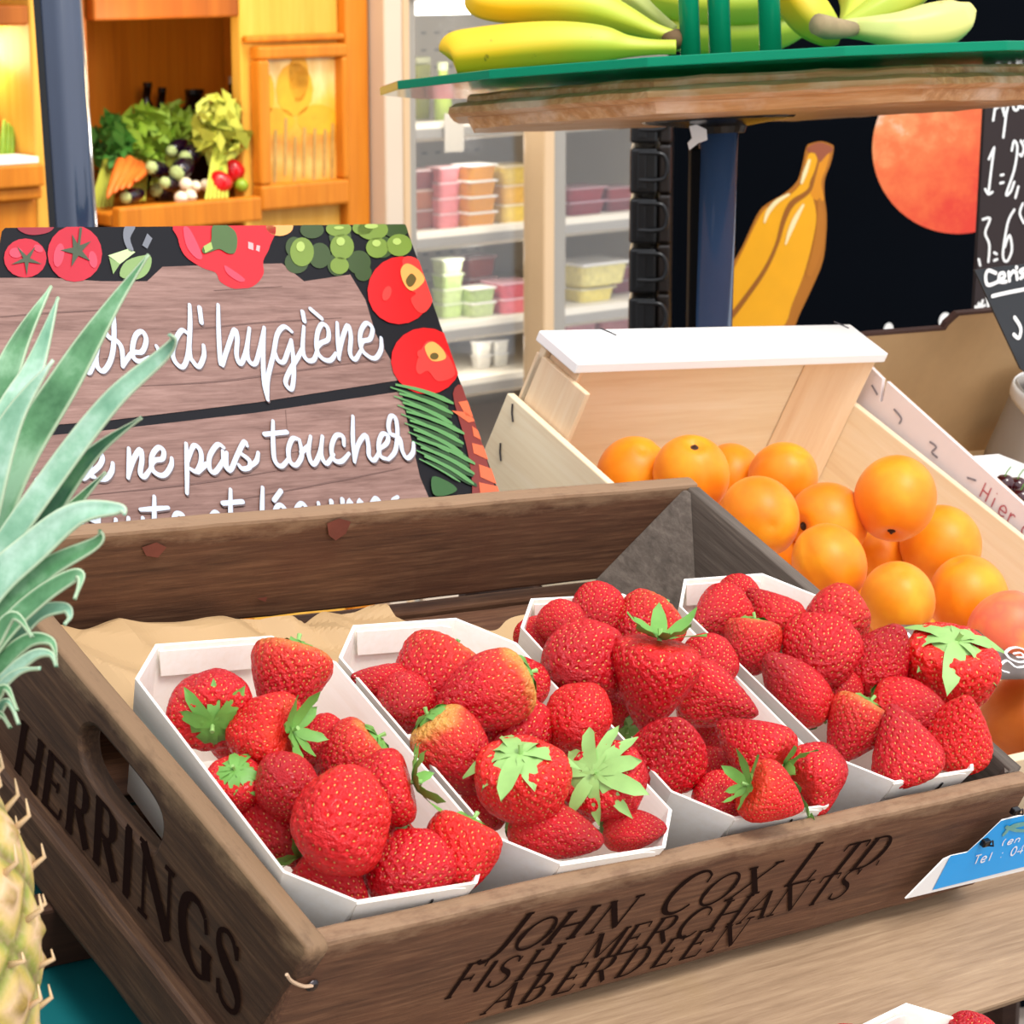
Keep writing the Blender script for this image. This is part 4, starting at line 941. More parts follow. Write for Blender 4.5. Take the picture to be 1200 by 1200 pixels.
for Z, L_ in ((ZA, [[(90, 595), (150, 540), (185, 470), (180, 560), (205, 580), (250, 450), (265, 325)], [(250, 440), (255, 540), (300, 575), (350, 500), (372, 380), (370, 210), (342, 150), (305, 250), (330, 330), (400, 370), (430, 430), (435, 545)], [(435, 545), (500, 450), (570, 440), (600, 360), (575, 300), (530, 320), (505, 400), (510, 480), (560, 510), (620, 480)], [(598, 568), (650, 530), (690, 450), (672, 400)],
        [(890, 310), (850, 290), (805, 360), (785, 450), (810, 520), (860, 545), (895, 450), (908, 250), (905, 110)], [(905, 250), (905, 450), (930, 510), (970, 545), (1005, 470), (1003, 395)], [(975, 130), (988, 235)]]),
      (ZB, [[(78, 100), (82, 300), (97, 485), (130, 400), (180, 262), (200, 310), (195, 420), (220, 478), (255, 400), (277, 250)], [(277, 250), (262, 400), (280, 465), (315, 475), (340, 400), (372, 245)], [(372, 245), (365, 420), (372, 600), (395, 708)], [(393, 690), (395, 570), (430, 420), (455, 290), (500, 240), (548, 272)],
        [(440, 400), (460, 455), (495, 465), (522, 400), (545, 325)], [(545, 325), (558, 450), (560, 560), (545, 640), (508, 600), (530, 530), (590, 430), (612, 380)], [(625, 240), (618, 390), (645, 452), (690, 450), (712, 380)], [(617, 145), (628, 205)],
        [(708, 380), (735, 345), (780, 320), (778, 250), (740, 225), (710, 290), (708, 390), (745, 445), (795, 455), (830, 410)], [(668, 128), (738, 188)], [(838, 215), (842, 330), (850, 448)], [(848, 440), (870, 320), (905, 232), (925, 300), (920, 410), (952, 450), (990, 390)], [(990, 380), (1000, 335), (1048, 318), (1062, 250), (1022, 218), (985, 285), (992, 380), (1040, 432), (1085, 440), (1118, 385), (1118, 312)]]),
      (ZC, [[(5, 440), (50, 410), (65, 370)], [(270, 152), (272, 240), (268, 340)], [(255, 280), (225, 340), (215, 420), (250, 435), (275, 330)], [(275, 340), (285, 425), (330, 400), (390, 350), (408, 300), (380, 270), (340, 320), (330, 400), (360, 420)], [(385, 435), (430, 430), (465, 385), (472, 335)],
        [(570, 245), (572, 330), (566, 425)], [(566, 420), (600, 310), (640, 252), (650, 310), (640, 395), (665, 418), (702, 370)], [(702, 365), (725, 320), (775, 308), (782, 260), (750, 240), (712, 290), (712, 370), (755, 408), (795, 402), (828, 350), (832, 305)], [(920, 215), (925, 350), (925, 520)], [(928, 330), (965, 230), (1005, 255), (1012, 320), (985, 385), (945, 370)], [(990, 390), (1045, 340)],
        [(1150, 240), (1112, 222), (1065, 290), (1062, 365), (1092, 392), (1132, 345), (1168, 270)], [(1168, 270), (1165, 340), (1185, 385)], [(280, 630), (277, 760), (275, 860)], [(325, 620), (330, 670), (380, 700)], [(385, 595), (382, 740), (390, 830)], [(490, 680), (490, 830), (530, 850), (560, 760), (567, 670)], [(567, 670), (560, 820), (590, 850)], [(655, 670), (655, 830), (690, 840)], [(725, 540), (725, 705), (735, 850)], [(640, 620), (720, 615), (810, 608)], [(830, 700), (860, 645), (900, 660), (870, 720), (905, 790), (860, 840)], [(1060, 730), (1130, 690), (1100, 635), (1062, 690), (1070, 800), (1130, 820)], [(110, 725), (85, 775)]]),
      (ZD, [[(-5, 300), (5, 375), (40, 412), (78, 330), (120, 248), (138, 270)], [(85, 305), (148, 352), (152, 395), (112, 405), (88, 382)], [(152, 395), (192, 360), (203, 310)], [(290, 125), (290, 250), (300, 355), (340, 390), (385, 340)], [(240, 203), (370, 190)], [(445, 235), (405, 228), (380, 290), (388, 360), (425, 383), (458, 325), (445, 240)], [(455, 310), (500, 270)], [(510, 215), (497, 310), (525, 380), (562, 320), (580, 215)], [(578, 215), (572, 320), (603, 375), (645, 320)], [(705, 268), (698, 215), (658, 212), (632, 280), (645, 350), (690, 362), (735, 315)],
        [(758, 98), (757, 230), (767, 365)], [(767, 360), (790, 260), (832, 208), (848, 270), (852, 330), (882, 355), (915, 300)], [(912, 290), (955, 255), (962, 212), (930, 202), (908, 260), (918, 330), (965, 350)], [(965, 350), (1005, 300), (1018, 200), (1008, 112), (980, 98), (965, 150), (978, 200), (1030, 225), (1046, 300), (1075, 343), (1108, 310), (1112, 255)], [(40, 527), (40, 675), (50, 800)], [(-5, 608), (110, 598)], [(228, 515), (225, 655), (230, 800)], [(335, 535), (295, 590)], [(290, 720), (360, 660), (330, 618), (300, 660), (310, 780), (360, 790)], [(490, 640), (455, 608), (420, 660), (430, 760), (480, 760), (505, 640)], [(555, 605), (570, 740), (620, 700), (630, 595)], [(630, 595), (640, 740)], [(695, 585), (700, 730)], [(700, 730), (740, 590), (760, 720), (800, 590), (820, 720)], [(860, 660), (915, 620), (890, 578), (860, 640), (880, 720), (940, 700)], [(1020, 570), (990, 600), (1040, 660), (1000, 700)]])):
    SCR += [zz(Z[0], Z[1], l) for l in L_]
def script(wd, dx, dy, z):
    bm = BM()
    for pts in SCR:
        Q = [Sg.px(a+dx, b+dy, 0) for a, b in pts]; n = len(Q)
        ws = [wd*(.75 if i in (0, n-1) and n > 2 else 1) for i in range(n)]
        ribbon(bm, [(q.x, q.y) for q in Q], ws, z, 6)
    return bm
tag(obj('lettering_shadow_print', script(.0038, 1.2, 1.6, .0009), M_scs, sign), 'printed drop shadow of the lettering')
tag(obj('lettering', script(.0037, 0, 0, .0012), M_scr, sign), 'white brush script lettering')
# printed fruit and vegetables around the rim of the sign
PR = lambda n, c, c2=None: plain('printed_'+n, c, .35, .12, 40)
def ell(cx, cy, rx, ry, rot=0, n=20):
    a0 = math.radians(rot)
    return [(cx+rx*math.cos(t)*math.cos(a0)-ry*math.sin(t)*math.sin(a0), cy+rx*math.cos(t)*math.sin(a0)+ry*math.sin(t)*math.cos(a0)) for t in [2*PI*i/n for i in range(n)]]
def clip(poly):                         # keep inside the board outline (top edge and right edge)
    def cut(P, f):
        out = []
        for i in range(len(P)):
            a, b = P[i], P[(i+1) % len(P)]; fa, fb = f(*a), f(*b)
            if fa >= 0: out.append(a)
            if fa*fb < 0: t = fa/(fa-fb); out.append((a[0]+(b[0]-a[0])*t, a[1]+(b[1]-a[1])*t))
        return out
    poly = cut(poly, lambda x, y: y-(267.2-.0085*(x-6)))
    poly = cut(poly, lambda x, y: (475+(y-263)*.3485)-x-.5)
    return cut(poly, lambda x, y: x-(6-(y-267)*.177)-.3)
def soft(p):
    if isinstance(p, tuple) or not 5 <= len(p) <= 13: return list(p)
    return [(q.x, q.y) for q in catmull([V((a, b, 0)) for a, b in p], 4, True)]
def prt(name, layers):
    o = None
    root = None
    for i, (poly, mat, z) in enumerate(layers):
        polys = [soft(p) for p in (poly if isinstance(poly[0], list) else [poly])]; bm = BM()
        if root and 1 < len(polys) < 9:
            for p in polys:
                p = clip(p)
                if len(p) > 2: obj('print_detail', flat(BM(), sp_(p, z)), mat, root)
            continue
        for j, p in enumerate(polys):
            p = clip(p)
            if len(p) > 2: flat(bm, sp_(p, z+j*6e-6))
        o = obj(name if root is None else 'print_detail', bm, mat, sign if root is None else root)
        root = root or o
    return root
c_tom, c_toml, c_stem, c_pale = PR('tomato_red', 'B4142A'), PR('tomato_light', 'D23E52'), PR('tomato_stem', '3E4A33'), PR('pale_green', 'B7CC93')
def star(cx, cy, r, n, rot=0, inn=.28):
    return tuple((cx+(r if i % 2 == 0 else r*inn)*math.cos(rot+PI*i/n), cy+(r if i % 2 == 0 else r*inn)*math.sin(rot+PI*i/n)) for i in range(2*n))
prt('printed_tomato', [(ell(29, 303, 25, 23), c_tom, .0006), (ell(18, 297, 8, 6), c_toml, .0009), (ell(44, 292, 6, 4, 30), c_toml, .0009), (star(30, 305, 19, 5, .3, .22), c_stem, .0012)])
prt('printed_tomato', [(ell(87, 298, 32, 33), c_tom, .0007), (ell(68, 300, 6, 14, 10), c_toml, .001), (ell(108, 305, 5, 10, -10), c_toml, .001), (star(89, 295, 20, 5, -.6, .3), c_stem, .0013), ([(92, 268), (95, 268), (92, 293), (89, 293)], c_stem, .0014)])
prt('printed_tomato', [([(22, 266), (60, 264), (58, 272), (40, 276), (26, 273)], PR('tomato_dark', '8E1A2A'), .0005)])
prt('printed_artichoke', [([(126, 300), (150, 292), (158, 296), (140, 310)], c_pale, .0006), ([(148, 306), (175, 300), (174, 318), (160, 328), (140, 324)], PR('leaf_mid', '7F9A5C'), .0006), ([(127, 302), (140, 310), (132, 322)], PR('leaf_mid', '7F9A5C'), .0007)])
prt('printed_mist', [([(146, 266), (158, 266), (152, 280), (156, 294), (150, 294), (144, 280)], PR('mist', '6E7077'), .0006), ([(172, 274), (178, 280), (172, 292), (166, 288)], PR('mist', '6E7077'), .0006)])
prt('printed_pepper', [([(210, 262), (208, 280), (216, 300), (236, 314), (252, 320), (258, 331), (275, 339), (296, 336), (308, 322), (308, 306), (316, 288), (315, 262)], PR('pepper_red', 'C40E1E'), .0006), ([(214, 268), (222, 270), (236, 300), (230, 304), (218, 290)], c_toml, .0009), ([(262, 312), (270, 316), (286, 328), (280, 331), (266, 322)], c_toml, .0009), ([(290, 284), (296, 286), (296, 294), (290, 292)], PR('pepper_glint', 'F4A0A0'), .0009), ([(300, 288), (304, 289), (303, 296), (299, 294)], PR('pepper_glint', 'F4A0A0'), .0009),
        ([(248, 266), (262, 264), (274, 272), (277, 284), (274, 297), (266, 298), (256, 293), (246, 296), (238, 298), (236, 292), (246, 284)], PR('pepper_stem', '46602F'), .0012), ([(237, 290), (246, 285), (248, 293), (239, 298)], PR('pepper_stem_cut', '9DB05C'), .0015)])
prt('printed_apricot', [(ell(327, 266, 16, 11), PR('peach', 'E8A05A'), .0006)])
gr, gd, gl_ = PR('grape', '6E8430'), PR('grape_dark', '33451A'), PR('grape_light', 'A2B65C')
dk = [ell(*e) for e in ((347, 308, 14, 13), (374, 300, 13, 15), (395, 310, 12, 14), (420, 308, 14, 14), (398, 278, 13, 12), (365, 270, 14, 10), (447, 290, 14, 13), (425, 320, 10, 10), (463, 270, 15, 9), (344, 290, 10, 12))]
lt = [ell(*e) for e in ((353, 296, 14, 17), (400, 290, 14, 15), (436, 270, 18, 12), (441, 291, 13, 12), (396, 269, 15, 9), (467, 288, 15, 13), (397, 312, 11, 10), (424, 268, 12, 8))]
hl = [ell(*e) for e in ((351, 290, 5, 6), (398, 284, 5, 5), (434, 266, 8, 3), (440, 286, 5, 4), (464, 284, 5, 4), (396, 268, 6, 2))]
prt('printed_grapes', [(dk, gd, .0006), (lt, gr, .0009), (hl, gl_, .0012)])
ap, al, ay = PR('apple_red', 'C8060E'), PR('apple_light', 'DC342E'), PR('apple_yellow', 'E09A4E')
prt('printed_apple', [(ell(468, 341, 38, 40, 20), ap, .0009), ([(470, 306), (485, 303), (500, 322), (506, 350), (498, 366), (488, 366), (480, 352), (486, 345), (478, 338)], al, .0012), ([(468, 318), (476, 310), (490, 318), (496, 330), (482, 342), (472, 334)], ay, .0015), ([(474, 330), (480, 322), (486, 328), (482, 336), (477, 337)], PR('apple_core', '5A4A1E'), .0018), (ell(452, 345, 5, 9, 20), al, .0013)])
prt('printed_apple', [(ell(498, 424, 41, 39, 15), ap, .0011), ([(496, 404), (508, 402), (524, 418), (532, 440), (512, 448), (500, 436), (490, 440), (486, 430)], al, .0014), ([(496, 408), (506, 402), (518, 412), (520, 422), (504, 424)], ay, .0017), (ell(507, 419, 5, 4), PR('apple_core', '5A4A1E'), .002), (ell(492, 416, 5, 5), al, .0016)])
rdk, car = PR('carrot_shade', '7A2A26'), PR('carrot', 'D9643E')
prt('printed_carrots', [([(530, 462), (548, 460), (575, 560), (590, 600), (556, 600), (552, 560), (545, 520)], rdk, .0008), ([[(536, 472), (548, 470), (557, 490), (545, 488)], [(528, 482), (545, 484), (557, 494), (548, 496)], [(552, 500), (566, 510), (570, 520), (554, 512)], [(552, 520), (568, 524), (576, 542), (554, 532)], [(560, 545), (580, 552), (585, 570), (562, 560)], [(560, 566), (588, 572), (592, 590), (562, 580)]], car, .0011)])
ch_d, ch_l = PR('chive_dark', '254422'), PR('chive', '5A8E52')
def blade(a, b, w0, w1, bend):
    (x0, y0), (x1, y1) = a, b; up, dn = [], []
    for i in range(7):
        t = i/6; x = x0+(x1-x0)*t; y = y0+(y1-y0)*t-bend*math.sin(PI*t); w_ = w0+(w1-w0)*t; w_ *= (1 if t < .99 else .4)
        up.append((x, y-w_/2)); dn.append((x, y+w_/2))
    return up+dn[::-1]
B1, B2 = [], []
for i in range(9):
    y0 = 452+i*10.5; x0 = 462+i*4.2
    B1.append(blade((x0+2, y0+6), (x0+62, y0+26+i), 4, 8, 1)); B2.append(blade((x0, y0), (x0+68-(i % 3)*5, y0+22+i*1.3), 2.5, 6.5, 3))
    B2.append(blade((x0-6, y0+3), (x0+42, y0+22+i), 1.5, 3, 1))
prt('printed_chives', [(B1, ch_d, .0012), (B2, ch_l, .0015), ([(505, 560), (522, 565), (534, 575), (520, 582), (506, 580)], PR('courgette', '2F5A2A'), .0016)])
obj('rear_strut', tube(BM(), [V((Sg.px(240, 330).x, Sg.px(240, 330).y, -.012)), V((Sg.px(240, 330).x, Sg.px(240, 600).y-.12, -.16))], .006, 8), M_black, sign)

# ================================================================== round-cornered shelf: wood plate, glass, rods, bananas
P0 = CAM + CB @ V((.2042, -.3655, 2.15))
Sh = frame(P0, CB @ V((1, -.05, .0)), CB @ V((0, -.128, 1)))
shelf = empty('display_shelf', Sh.M, 'octagonal wooden shelf plate with green edged glass top, carrying bananas above the apricots', 'shelf')
SCL = 2.15/FPX
def octa(r, z, rot=22.5): return [V((r*math.cos(math.radians(rot+45*k)), r*math.sin(math.radians(rot+45*k)), z)) for k in range(8)]
M_plate = wood('shelf_wood', '99602F', 'CF9862', 'ECCDA8', 0, 200, .4, 'F0DCC8', .3, .07)
bm = BM(); prof = [(340, -7), (360, -8), (364, -11), (365, -17), (378, -18), (386, -22), (388, -29), (380, -33), (366, -34), (364, -37), (360, -46), (340, -47), (300, -47)]
rings = [[bm.verts.new(p) for p in octa(r*SCL, z*SCL)] for r, z in prof]
for i in range(len(rings)-1):
    for k in range(8): bm.faces.new((rings[i][k], rings[i][(k+1) % 8], rings[i+1][(k+1) % 8], rings[i+1][k]))
bm.faces.new(rings[0][::-1]); bm.faces.new(rings[-1])
bmesh.ops.subdivide_edges(bm, edges=[e for e in bm.edges if abs(e.verts[0].co.z-e.verts[1].co.z) < 1e-6 and e.calc_length() > .05], cuts=10, use_grid_fill=False)
rough(bm, .0014, 45); obj('wood_plate', bm, M_plate, shelf)
gm, N, L, b = newmat('green_glass'); b.inputs['Base Color'].default_value = srgb('0F9A72'); b.inputs['Roughness'].default_value = .08; b.inputs['Transmission Weight'].default_value = .35; b.inputs['IOR'].default_value = 1.2
bm = BM(); gp_ = [(450, 97), (620, 84), (780, 70), (950, 60), (1100, 62), (1330, 72)]
# nearest edge drawn as seen, far edge behind it
near = [Sh.px(a, b_, 0) for a, b_ in gp_]
R0 = 440*SCL
poly = [V((R0*1.0*math.cos(a), R0*math.sin(a), 0)) for a in [math.radians(q) for q in (180, 200, 225, 250, 276, 300, 325, 345, 0, 25, 50, 75, 90, 105, 130, 155)]]
prism(bm, poly, V((0, 0, 10*SCL)), .0008); obj('glass_top', bm, gm, shelf)
bm = BM(); Cq = Sh.px(836, 118, -46*SCL)
obj('mounting_flange', lathe(BM(), [(0, -45*SCL), (92*SCL, -46*SCL), (88*SCL, -49*SCL), (34*SCL, -56*SCL), (30*SCL, -64*SCL), (0, -64*SCL)], 24, None, V((-45*SCL, 0, 0))), M_black, shelf)
# column
cb = Sh.w(-45*SCL, 0, -64*SCL); kcol = 23*SCL
t = empty('shelf_column', Matrix.Translation((cb.x, cb.y, 0)), 'glossy dark navy column carrying the banana shelf, torn white sticker near its top', 'column')
obj('column', tube(BM(), [(-.016, 0, 0), (0, 0, cb.z+.006)], kcol, 28), M_navy2, t, smooth=False)
for p in t.children[0].data.polygons: p.use_smooth = len(p.vertices) == 4
obj('base_plate', lathe(BM(), [(0, .012), (.09, .012), (.1, 0), (0, 0)], 24), M_navy, t)
obj('column_flat', box(BM(), -kcol*1.42, -kcol*.55, -.006, .03, 0, cb.z-.012, .002, 2), M_matt, t)
pts = [(808, 148), (816, 146), (828, 152), (829, 164), (818, 168), (808, 176), (806, 168), (811, 162)]
pl = [(at(a, b_, depth(V((cb.x, cb.y, 1.35)))-kcol*1.12)) - V((cb.x, cb.y, 0)) for a, b_ in pts]
obj('torn_sticker', prism(BM(), pl, V((0, .004, 0))), M_white, t)
for i, (px, wpx) in enumerate(((809, 23), (844, 25), (903, 25))):
    p = Sh.px(px, 72, 10*SCL); r = wpx/2*SCL; p = V((p.x, -.10-.0*i, 10*SCL)); q = Sh.w(*p)
    # keep under the pixel column: shift along x for the chosen depth
    ww = Sh.I @ at(px, 60, depth(q)); p.x = ww.x
    o = obj('green_rod', tube(BM(), [p, p+V((0, 0, .17))], r, 18, True), M_green, None, Sh.M, True)
    tag(o, ['leftmost green rod standing on the glass shelf', 'middle green rod standing on the glass shelf', 'right hand green rod, apart from the other two, on the glass shelf'][i], 'rod', 'green rods between the bananas')
# bananas
def banana_mat(name, body, green, gpos=.35, spots=True):
    m, N, L, b = newmat(name); t = N.new('ShaderNodeTexCoord'); at_ = N.new('ShaderNodeAttribute'); at_.attribute_name = 'along'
    f = noi(N, L, t.outputs['Object'], 20, 3); ad = N.new('ShaderNodeMath'); ad.operation = 'MULTIPLY_ADD'; L.new(f, ad.inputs[0]); ad.inputs[1].default_value = .2; L.new(at_.outputs['Fac'], ad.inputs[2])
    c = ramp(N, L, ad.outputs[0], [(.08, body), (gpos, body), (.72, green), (1.0, green)])
    if spots:
        f2 = noi(N, L, texco(N, L, (1, 1, 1)), 45, 4, .6); mr = N.new('ShaderNodeMapRange'); mr.inputs[1].default_value = .68; mr.inputs[2].default_value = .74; mr.inputs[4].default_value = .8; L.new(f2, mr.inputs[0]); c = mixc(N, L, mr.outputs[0], c, srgb('5A4420'))
    L.new(c, b.inputs['Base Color']); b.inputs['Roughness'].default_value = .42; b.inputs['Specular IOR Level'].default_value = .4
    bump(N, L, b, f, .1, .002); return m
M_ban = banana_mat('banana_skin', 'EFC01C', 'BCC63A', .4); M_bang = banana_mat('banana_skin_green', 'DDCB35', 'AEBE3E', .2); M_banp = banana_mat('banana_skin_pale', 'E4D77E', 'C6CB74', .6)
M_tip = plain('banana_tip', '6A5030', .8, .35, 60)
def banana(name, pts, parent, mat, dep, facet=.06, tipcol=True):
    # pts: px, py, width px, extra depth
    P = []; Rr = []
    for a, b_, wpx, dd in pts: P.append(at(a, b_, dep+dd)); Rr.append(wpx/2*(dep+dd)/FPX)
    Q = catmull([V((*p, r)) for p, r in zip(P, Rr)], 6) if False else None
    C4 = catmull(P, 6); R4 = [v.x for v in catmull([V((r, 0, 0)) for r in Rr], 6)]
    I = parent.matrix_world.inverted(); bm = BM()
    tube(bm, [I @ p for p in C4], [max(r, .0006) for r in R4], 20, True, lambda th: 1+facet*math.cos(5*th))
    me = bpy.data.meshes.new(name); n = len(C4)
    bmesh.ops.recalc_face_normals(bm, faces=bm.faces[:]); bm.to_mesh(me); bm.free(); me.materials.append(mat)
    a_ = me.attributes.new('along', 'FLOAT', 'POINT'); a_.data.foreach_set('value', [(i//20)/(n-1) for i in range(n*20)])
    me.polygons.foreach_set('use_smooth', [True]*len(me.polygons)); return link(name, me, parent)
def bunch(o, label): 
    return empty('banana_bunch', Matrix.Translation(o), label, 'bananas', 'banana bunches on the glass shelf')
b1 = bunch(at(660, 50, 2.06), 'yellow banana bunch at the left of the glass shelf, stems joined at the right')
banana('banana', [(524, 66, 16, 0), (530, 62, 46, 0), (560, 58, 52, 0), (610, 53, 53, 0), (660, 50, 50, 0), (705, 51, 42, 0), (735, 54, 26, 0), (765, 55, 18, 0), (792, 55, 17, 0)], b1, M_ban, 2.02)
banana('banana', [(551, -6, 10, .0), (558, -2, 38, .0), (590, 2, 48, .0), (640, 2, 50, 0), (690, 8, 48, 0), (730, 22, 34, 0), (765, 36, 20, 0), (792, 44, 16, 0)], b1, M_ban, 2.05)
banana('banana', [(640, -55, 30, .0), (690, -40, 40, .0), (730, -12, 30, 0), (762, 14, 18, 0), (790, 36, 13, 0)], b1, M_banp, 2.08)
banana('banana', [(700, 46, 20, .03), (730, 44, 16, .03), (765, 46, 13, .02), (790, 48, 12, .01)], b1, M_bang, 2.06)
I = b1.matrix_world.inverted(); obj('bunch_crown', tube(BM(), [I @ at(782, 47, 2.04), I @ at(793, 46, 2.05), I @ at(798, 44, 2.055)], [.006, .0085, .0065], 12), M_tip, b1, smooth=True)
b2 = bunch(at(860, 30, 2.32), 'green yellow banana bunch in shade behind the green rods')
banana('banana', [(745, 18, 14, 0), (765, 28, 44, 0), (830, 36, 54, 0), (900, 34, 52, 0), (945, 22, 30, 0)], b2, M_bang, 2.36)
banana('banana', [(740, -18, 14, 0), (765, -8, 44, 0), (830, 2, 52, 0), (900, 0, 50, 0), (950, -16, 30, 0)], b2, M_bang, 2.34)
b3 = bunch(at(1000, 20, 2.08), 'pale banana bunch at the right of the shelf, cut stem end facing the viewer')
banana('banana', [(1140, 8, 14, .03), (1124, 20, 44, .03), (1095, 31, 56, .02), (1060, 36, 47, .01), (1025, 34, 32, .0), (1000, 33, 24, 0), (985, 34, 20, -.01)], b3, M_banp, 2.06)
banana('banana', [(905, -30, 14, .0), (925, -12, 46, 0), (950, 18, 52, 0), (972, 38, 36, 0), (985, 44, 16, 0)], b3, M_ban, 2.09)
banana('banana', [(1100, -40, 20, .06), (1075, -20, 46, .06), (1045, 4, 44, .05), (1012, 20, 26, .03), (990, 30, 16, .01)], b3, M_bang, 2.08)
banana('banana', [(985, -50, 20, .06), (1000, -25, 46, .06), (1005, 5, 40, .05), (996, 24, 24, .03), (988, 32, 16, .01)], b3, M_ban, 2.09)
I = b3.matrix_world.inverted(); obj('bunch_crown', tube(BM(), [I @ at(1000, 34, 2.05), I @ at(985, 34, 2.035), I @ at(968, 32, 2.022), I @ at(957, 28, 2.015)], [.006, .008, .0095, .0085], 12), plain('cut_stem', 'A08A66', .8, .3, 60), b3, smooth=True)

# ================================================================== pineapple at the left
PC = at(-118, 1120, 1.03)
pine = empty('pineapple', Matrix.Translation(PC), 'pineapple with long grey green crown leaves at the left edge, in front of the crate', 'pineapple')
kp = 1.03/FPX
vs, fs, ey_ = [], [], []; nu, nv = 180, 140; RX, RZ = 158*kp, 235*kp
for i in range(nv+1):
    t = PI*i/nv
    for k in range(nu):
        a = 2*PI*k/nu; sx = max(math.sin(t), 1e-4)**.62
        # two families of spirals make the diamond eyes
        u_ = 8*a/(2*PI)+5.5*t/PI; v_ = 8*a/(2*PI)-5.5*t/PI
        cu, cv = u_-math.floor(u_)-.5, v_-math.floor(v_)-.5
        d = max(abs(cu), abs(cv)); eye = (1-(2*d)**3)*.055+math.exp(-((cu*cu+cv*cv)/.012))*.05
        rr_ = 1+eye*min(1, sx*1.3); ey_.append(2*d)
        vs.append((RX*rr_*sx*math.cos(a), RX*rr_*sx*math.sin(a), RZ*math.cos(t)))
for i in range(nv):
    for k in range(nu): fs.append((i*nu+k, (i+1)*nu+k, (i+1)*nu+(k+1) % nu, i*nu+(k+1) % nu))
m, N, L, b = newmat('pineapple_skin'); co = texco(N, L); f = noi(N, L, co, 60, 4, .6); f2 = noi(N, L, co, 25, 3)
c = ramp(N, L, f, [(.3, '6B5A1E'), (.42, 'B9A04A'), (.52, 'DDB98A'), (.62, 'A8A848'), (.75, 'E4CBA4')]); at_ = N.new('ShaderNodeAttribute'); at_.attribute_name = 'eye'; er = ramp(N, L, at_.outputs['Fac'], [(.15, '8A6A30'), (.35, 'DDB894'), (.65, 'C9B25A'), (.85, '7C8A34'), (.97, '4A4A1E')]); c = mixc(N, L, .62, c, er); L.new(c, b.inputs['Base Color']); b.inputs['Roughness'].default_value = .55; bump(N, L, b, f, .3, .004)
o = raw('fruit_body', vs, fs, m, pine); A = o.data.attributes.new('eye', 'FLOAT', 'POINT'); A.data.foreach_set('value', ey_)
M_brac = plain('pineapple_bract', 'D8B78C', .6, .25, 20)
bm = BM()
for i in range(1, 10):
    for k in range(13):
        t = PI*(i+.5*(k % 2))/10.5; a = 2*PI*k/13+i*.2; sx = max(math.sin(t), .02)**.62
        o = V((RX*1.05*sx*math.cos(a), RX*1.05*sx*math.sin(a), RZ*math.cos(t)))
        n = V((math.cos(a), math.sin(a), 0)); r0 = random.Random(i*31+k); ln = RX*r0.uniform(.12, .28)
        tube(bm, [o-n*.003, o+n*.005+V((0, 0, ln*.5)), o+n*.004+V((0, 0, ln))], [.0017, .001, .0003], 5)
o = obj('bract_spines', bm, M_brac, pine, smooth=True); o['kind'] = 'stuff'
def leafmat(name, lo, mid, hi, rough=.45):
    m, N, L, b = newmat(name); co = texco(N, L); f = noi(N, L, co, 35, 5, .6); at_ = N.new('ShaderNodeAttribute'); at_.attribute_name = 'across'
    c = ramp(N, L, f, [(.32, lo), (.5, mid), (.68, hi)])
    g = N.new('ShaderNodeMapRange'); g.inputs[1].default_value = .86; g.inputs[2].default_value = 1.0; g.inputs[4].default_value = .7; L.new(at_.outputs['Fac'], g.inputs[0])
    c = mixc(N, L, g.outputs[0], c, srgb('C9D8B4')); L.new(c, b.inputs['Base Color']); b.inputs['Roughness'].default_value = rough
    bump(N, L, b, f, .15, .002); return m
M_lf = [leafmat('crown_leaf_glaucous', '5E9474', '8CB89A', 'C0DCCA'), leafmat('crown_leaf_green', '33653C', '5A8E60', '92BC96'), leafmat('crown_leaf_shaded', '1C4630', '2F6440', '5C8E5A')]  # third set: shade of the shadow-side leaves put into a darker green
M_dry = plain('dry_leaf_tip', 'C9B795', .7, .2)
def pleaf(path, wpx, d0, d1, mi, prof=None, keel=.22):
    pts = catmull([V((a, b_, 0)) for a, b_ in path], 8); n = len(pts); I = pine.matrix_world.inverted()
    vs, fs, ac_ = [], [], []; W3 = [at(p.x, p.y, d0+(d1-d0)*i/(n-1)) for i, p in enumerate(pts)]
    for i, p in enumerate(W3):
        u = i/(n-1); t = (W3[min(n-1, i+1)]-W3[max(0, i-1)]).normalized(); vw = (CAM-p).normalized()
        s = t.cross(vw).normalized(); nn = s.cross(t).normalized()
        hw = wpx*.66/2*depth(p)/FPX*(1-u**1.6)**.9*(.85+.45*math.sin(PI*min(1, u*1.1))); hw = max(hw, .0005)
        s = (s*math.cos(.35)+nn*math.sin(.35))
        for q in (-1, -.55, 0, .55, 1):
            vs.append(I @ (p+s*(hw*q)-nn*(hw*keel*(1-q*q)*2))); ac_.append(abs(q))
    for i in range(n-1):
        for q in range(4): a = i*5+q; fs.append((a, a+1, a+6, a+5))
    o = raw('crown_leaf', vs, fs, M_lf[mi], pine); A = o.data.attributes.new('across', 'FLOAT', 'POINT'); A.data.foreach_set('value', ac_)
    s = o.modifiers.new('s', 'SOLIDIFY'); s.thickness = .0012; s.offset = 0
    return o
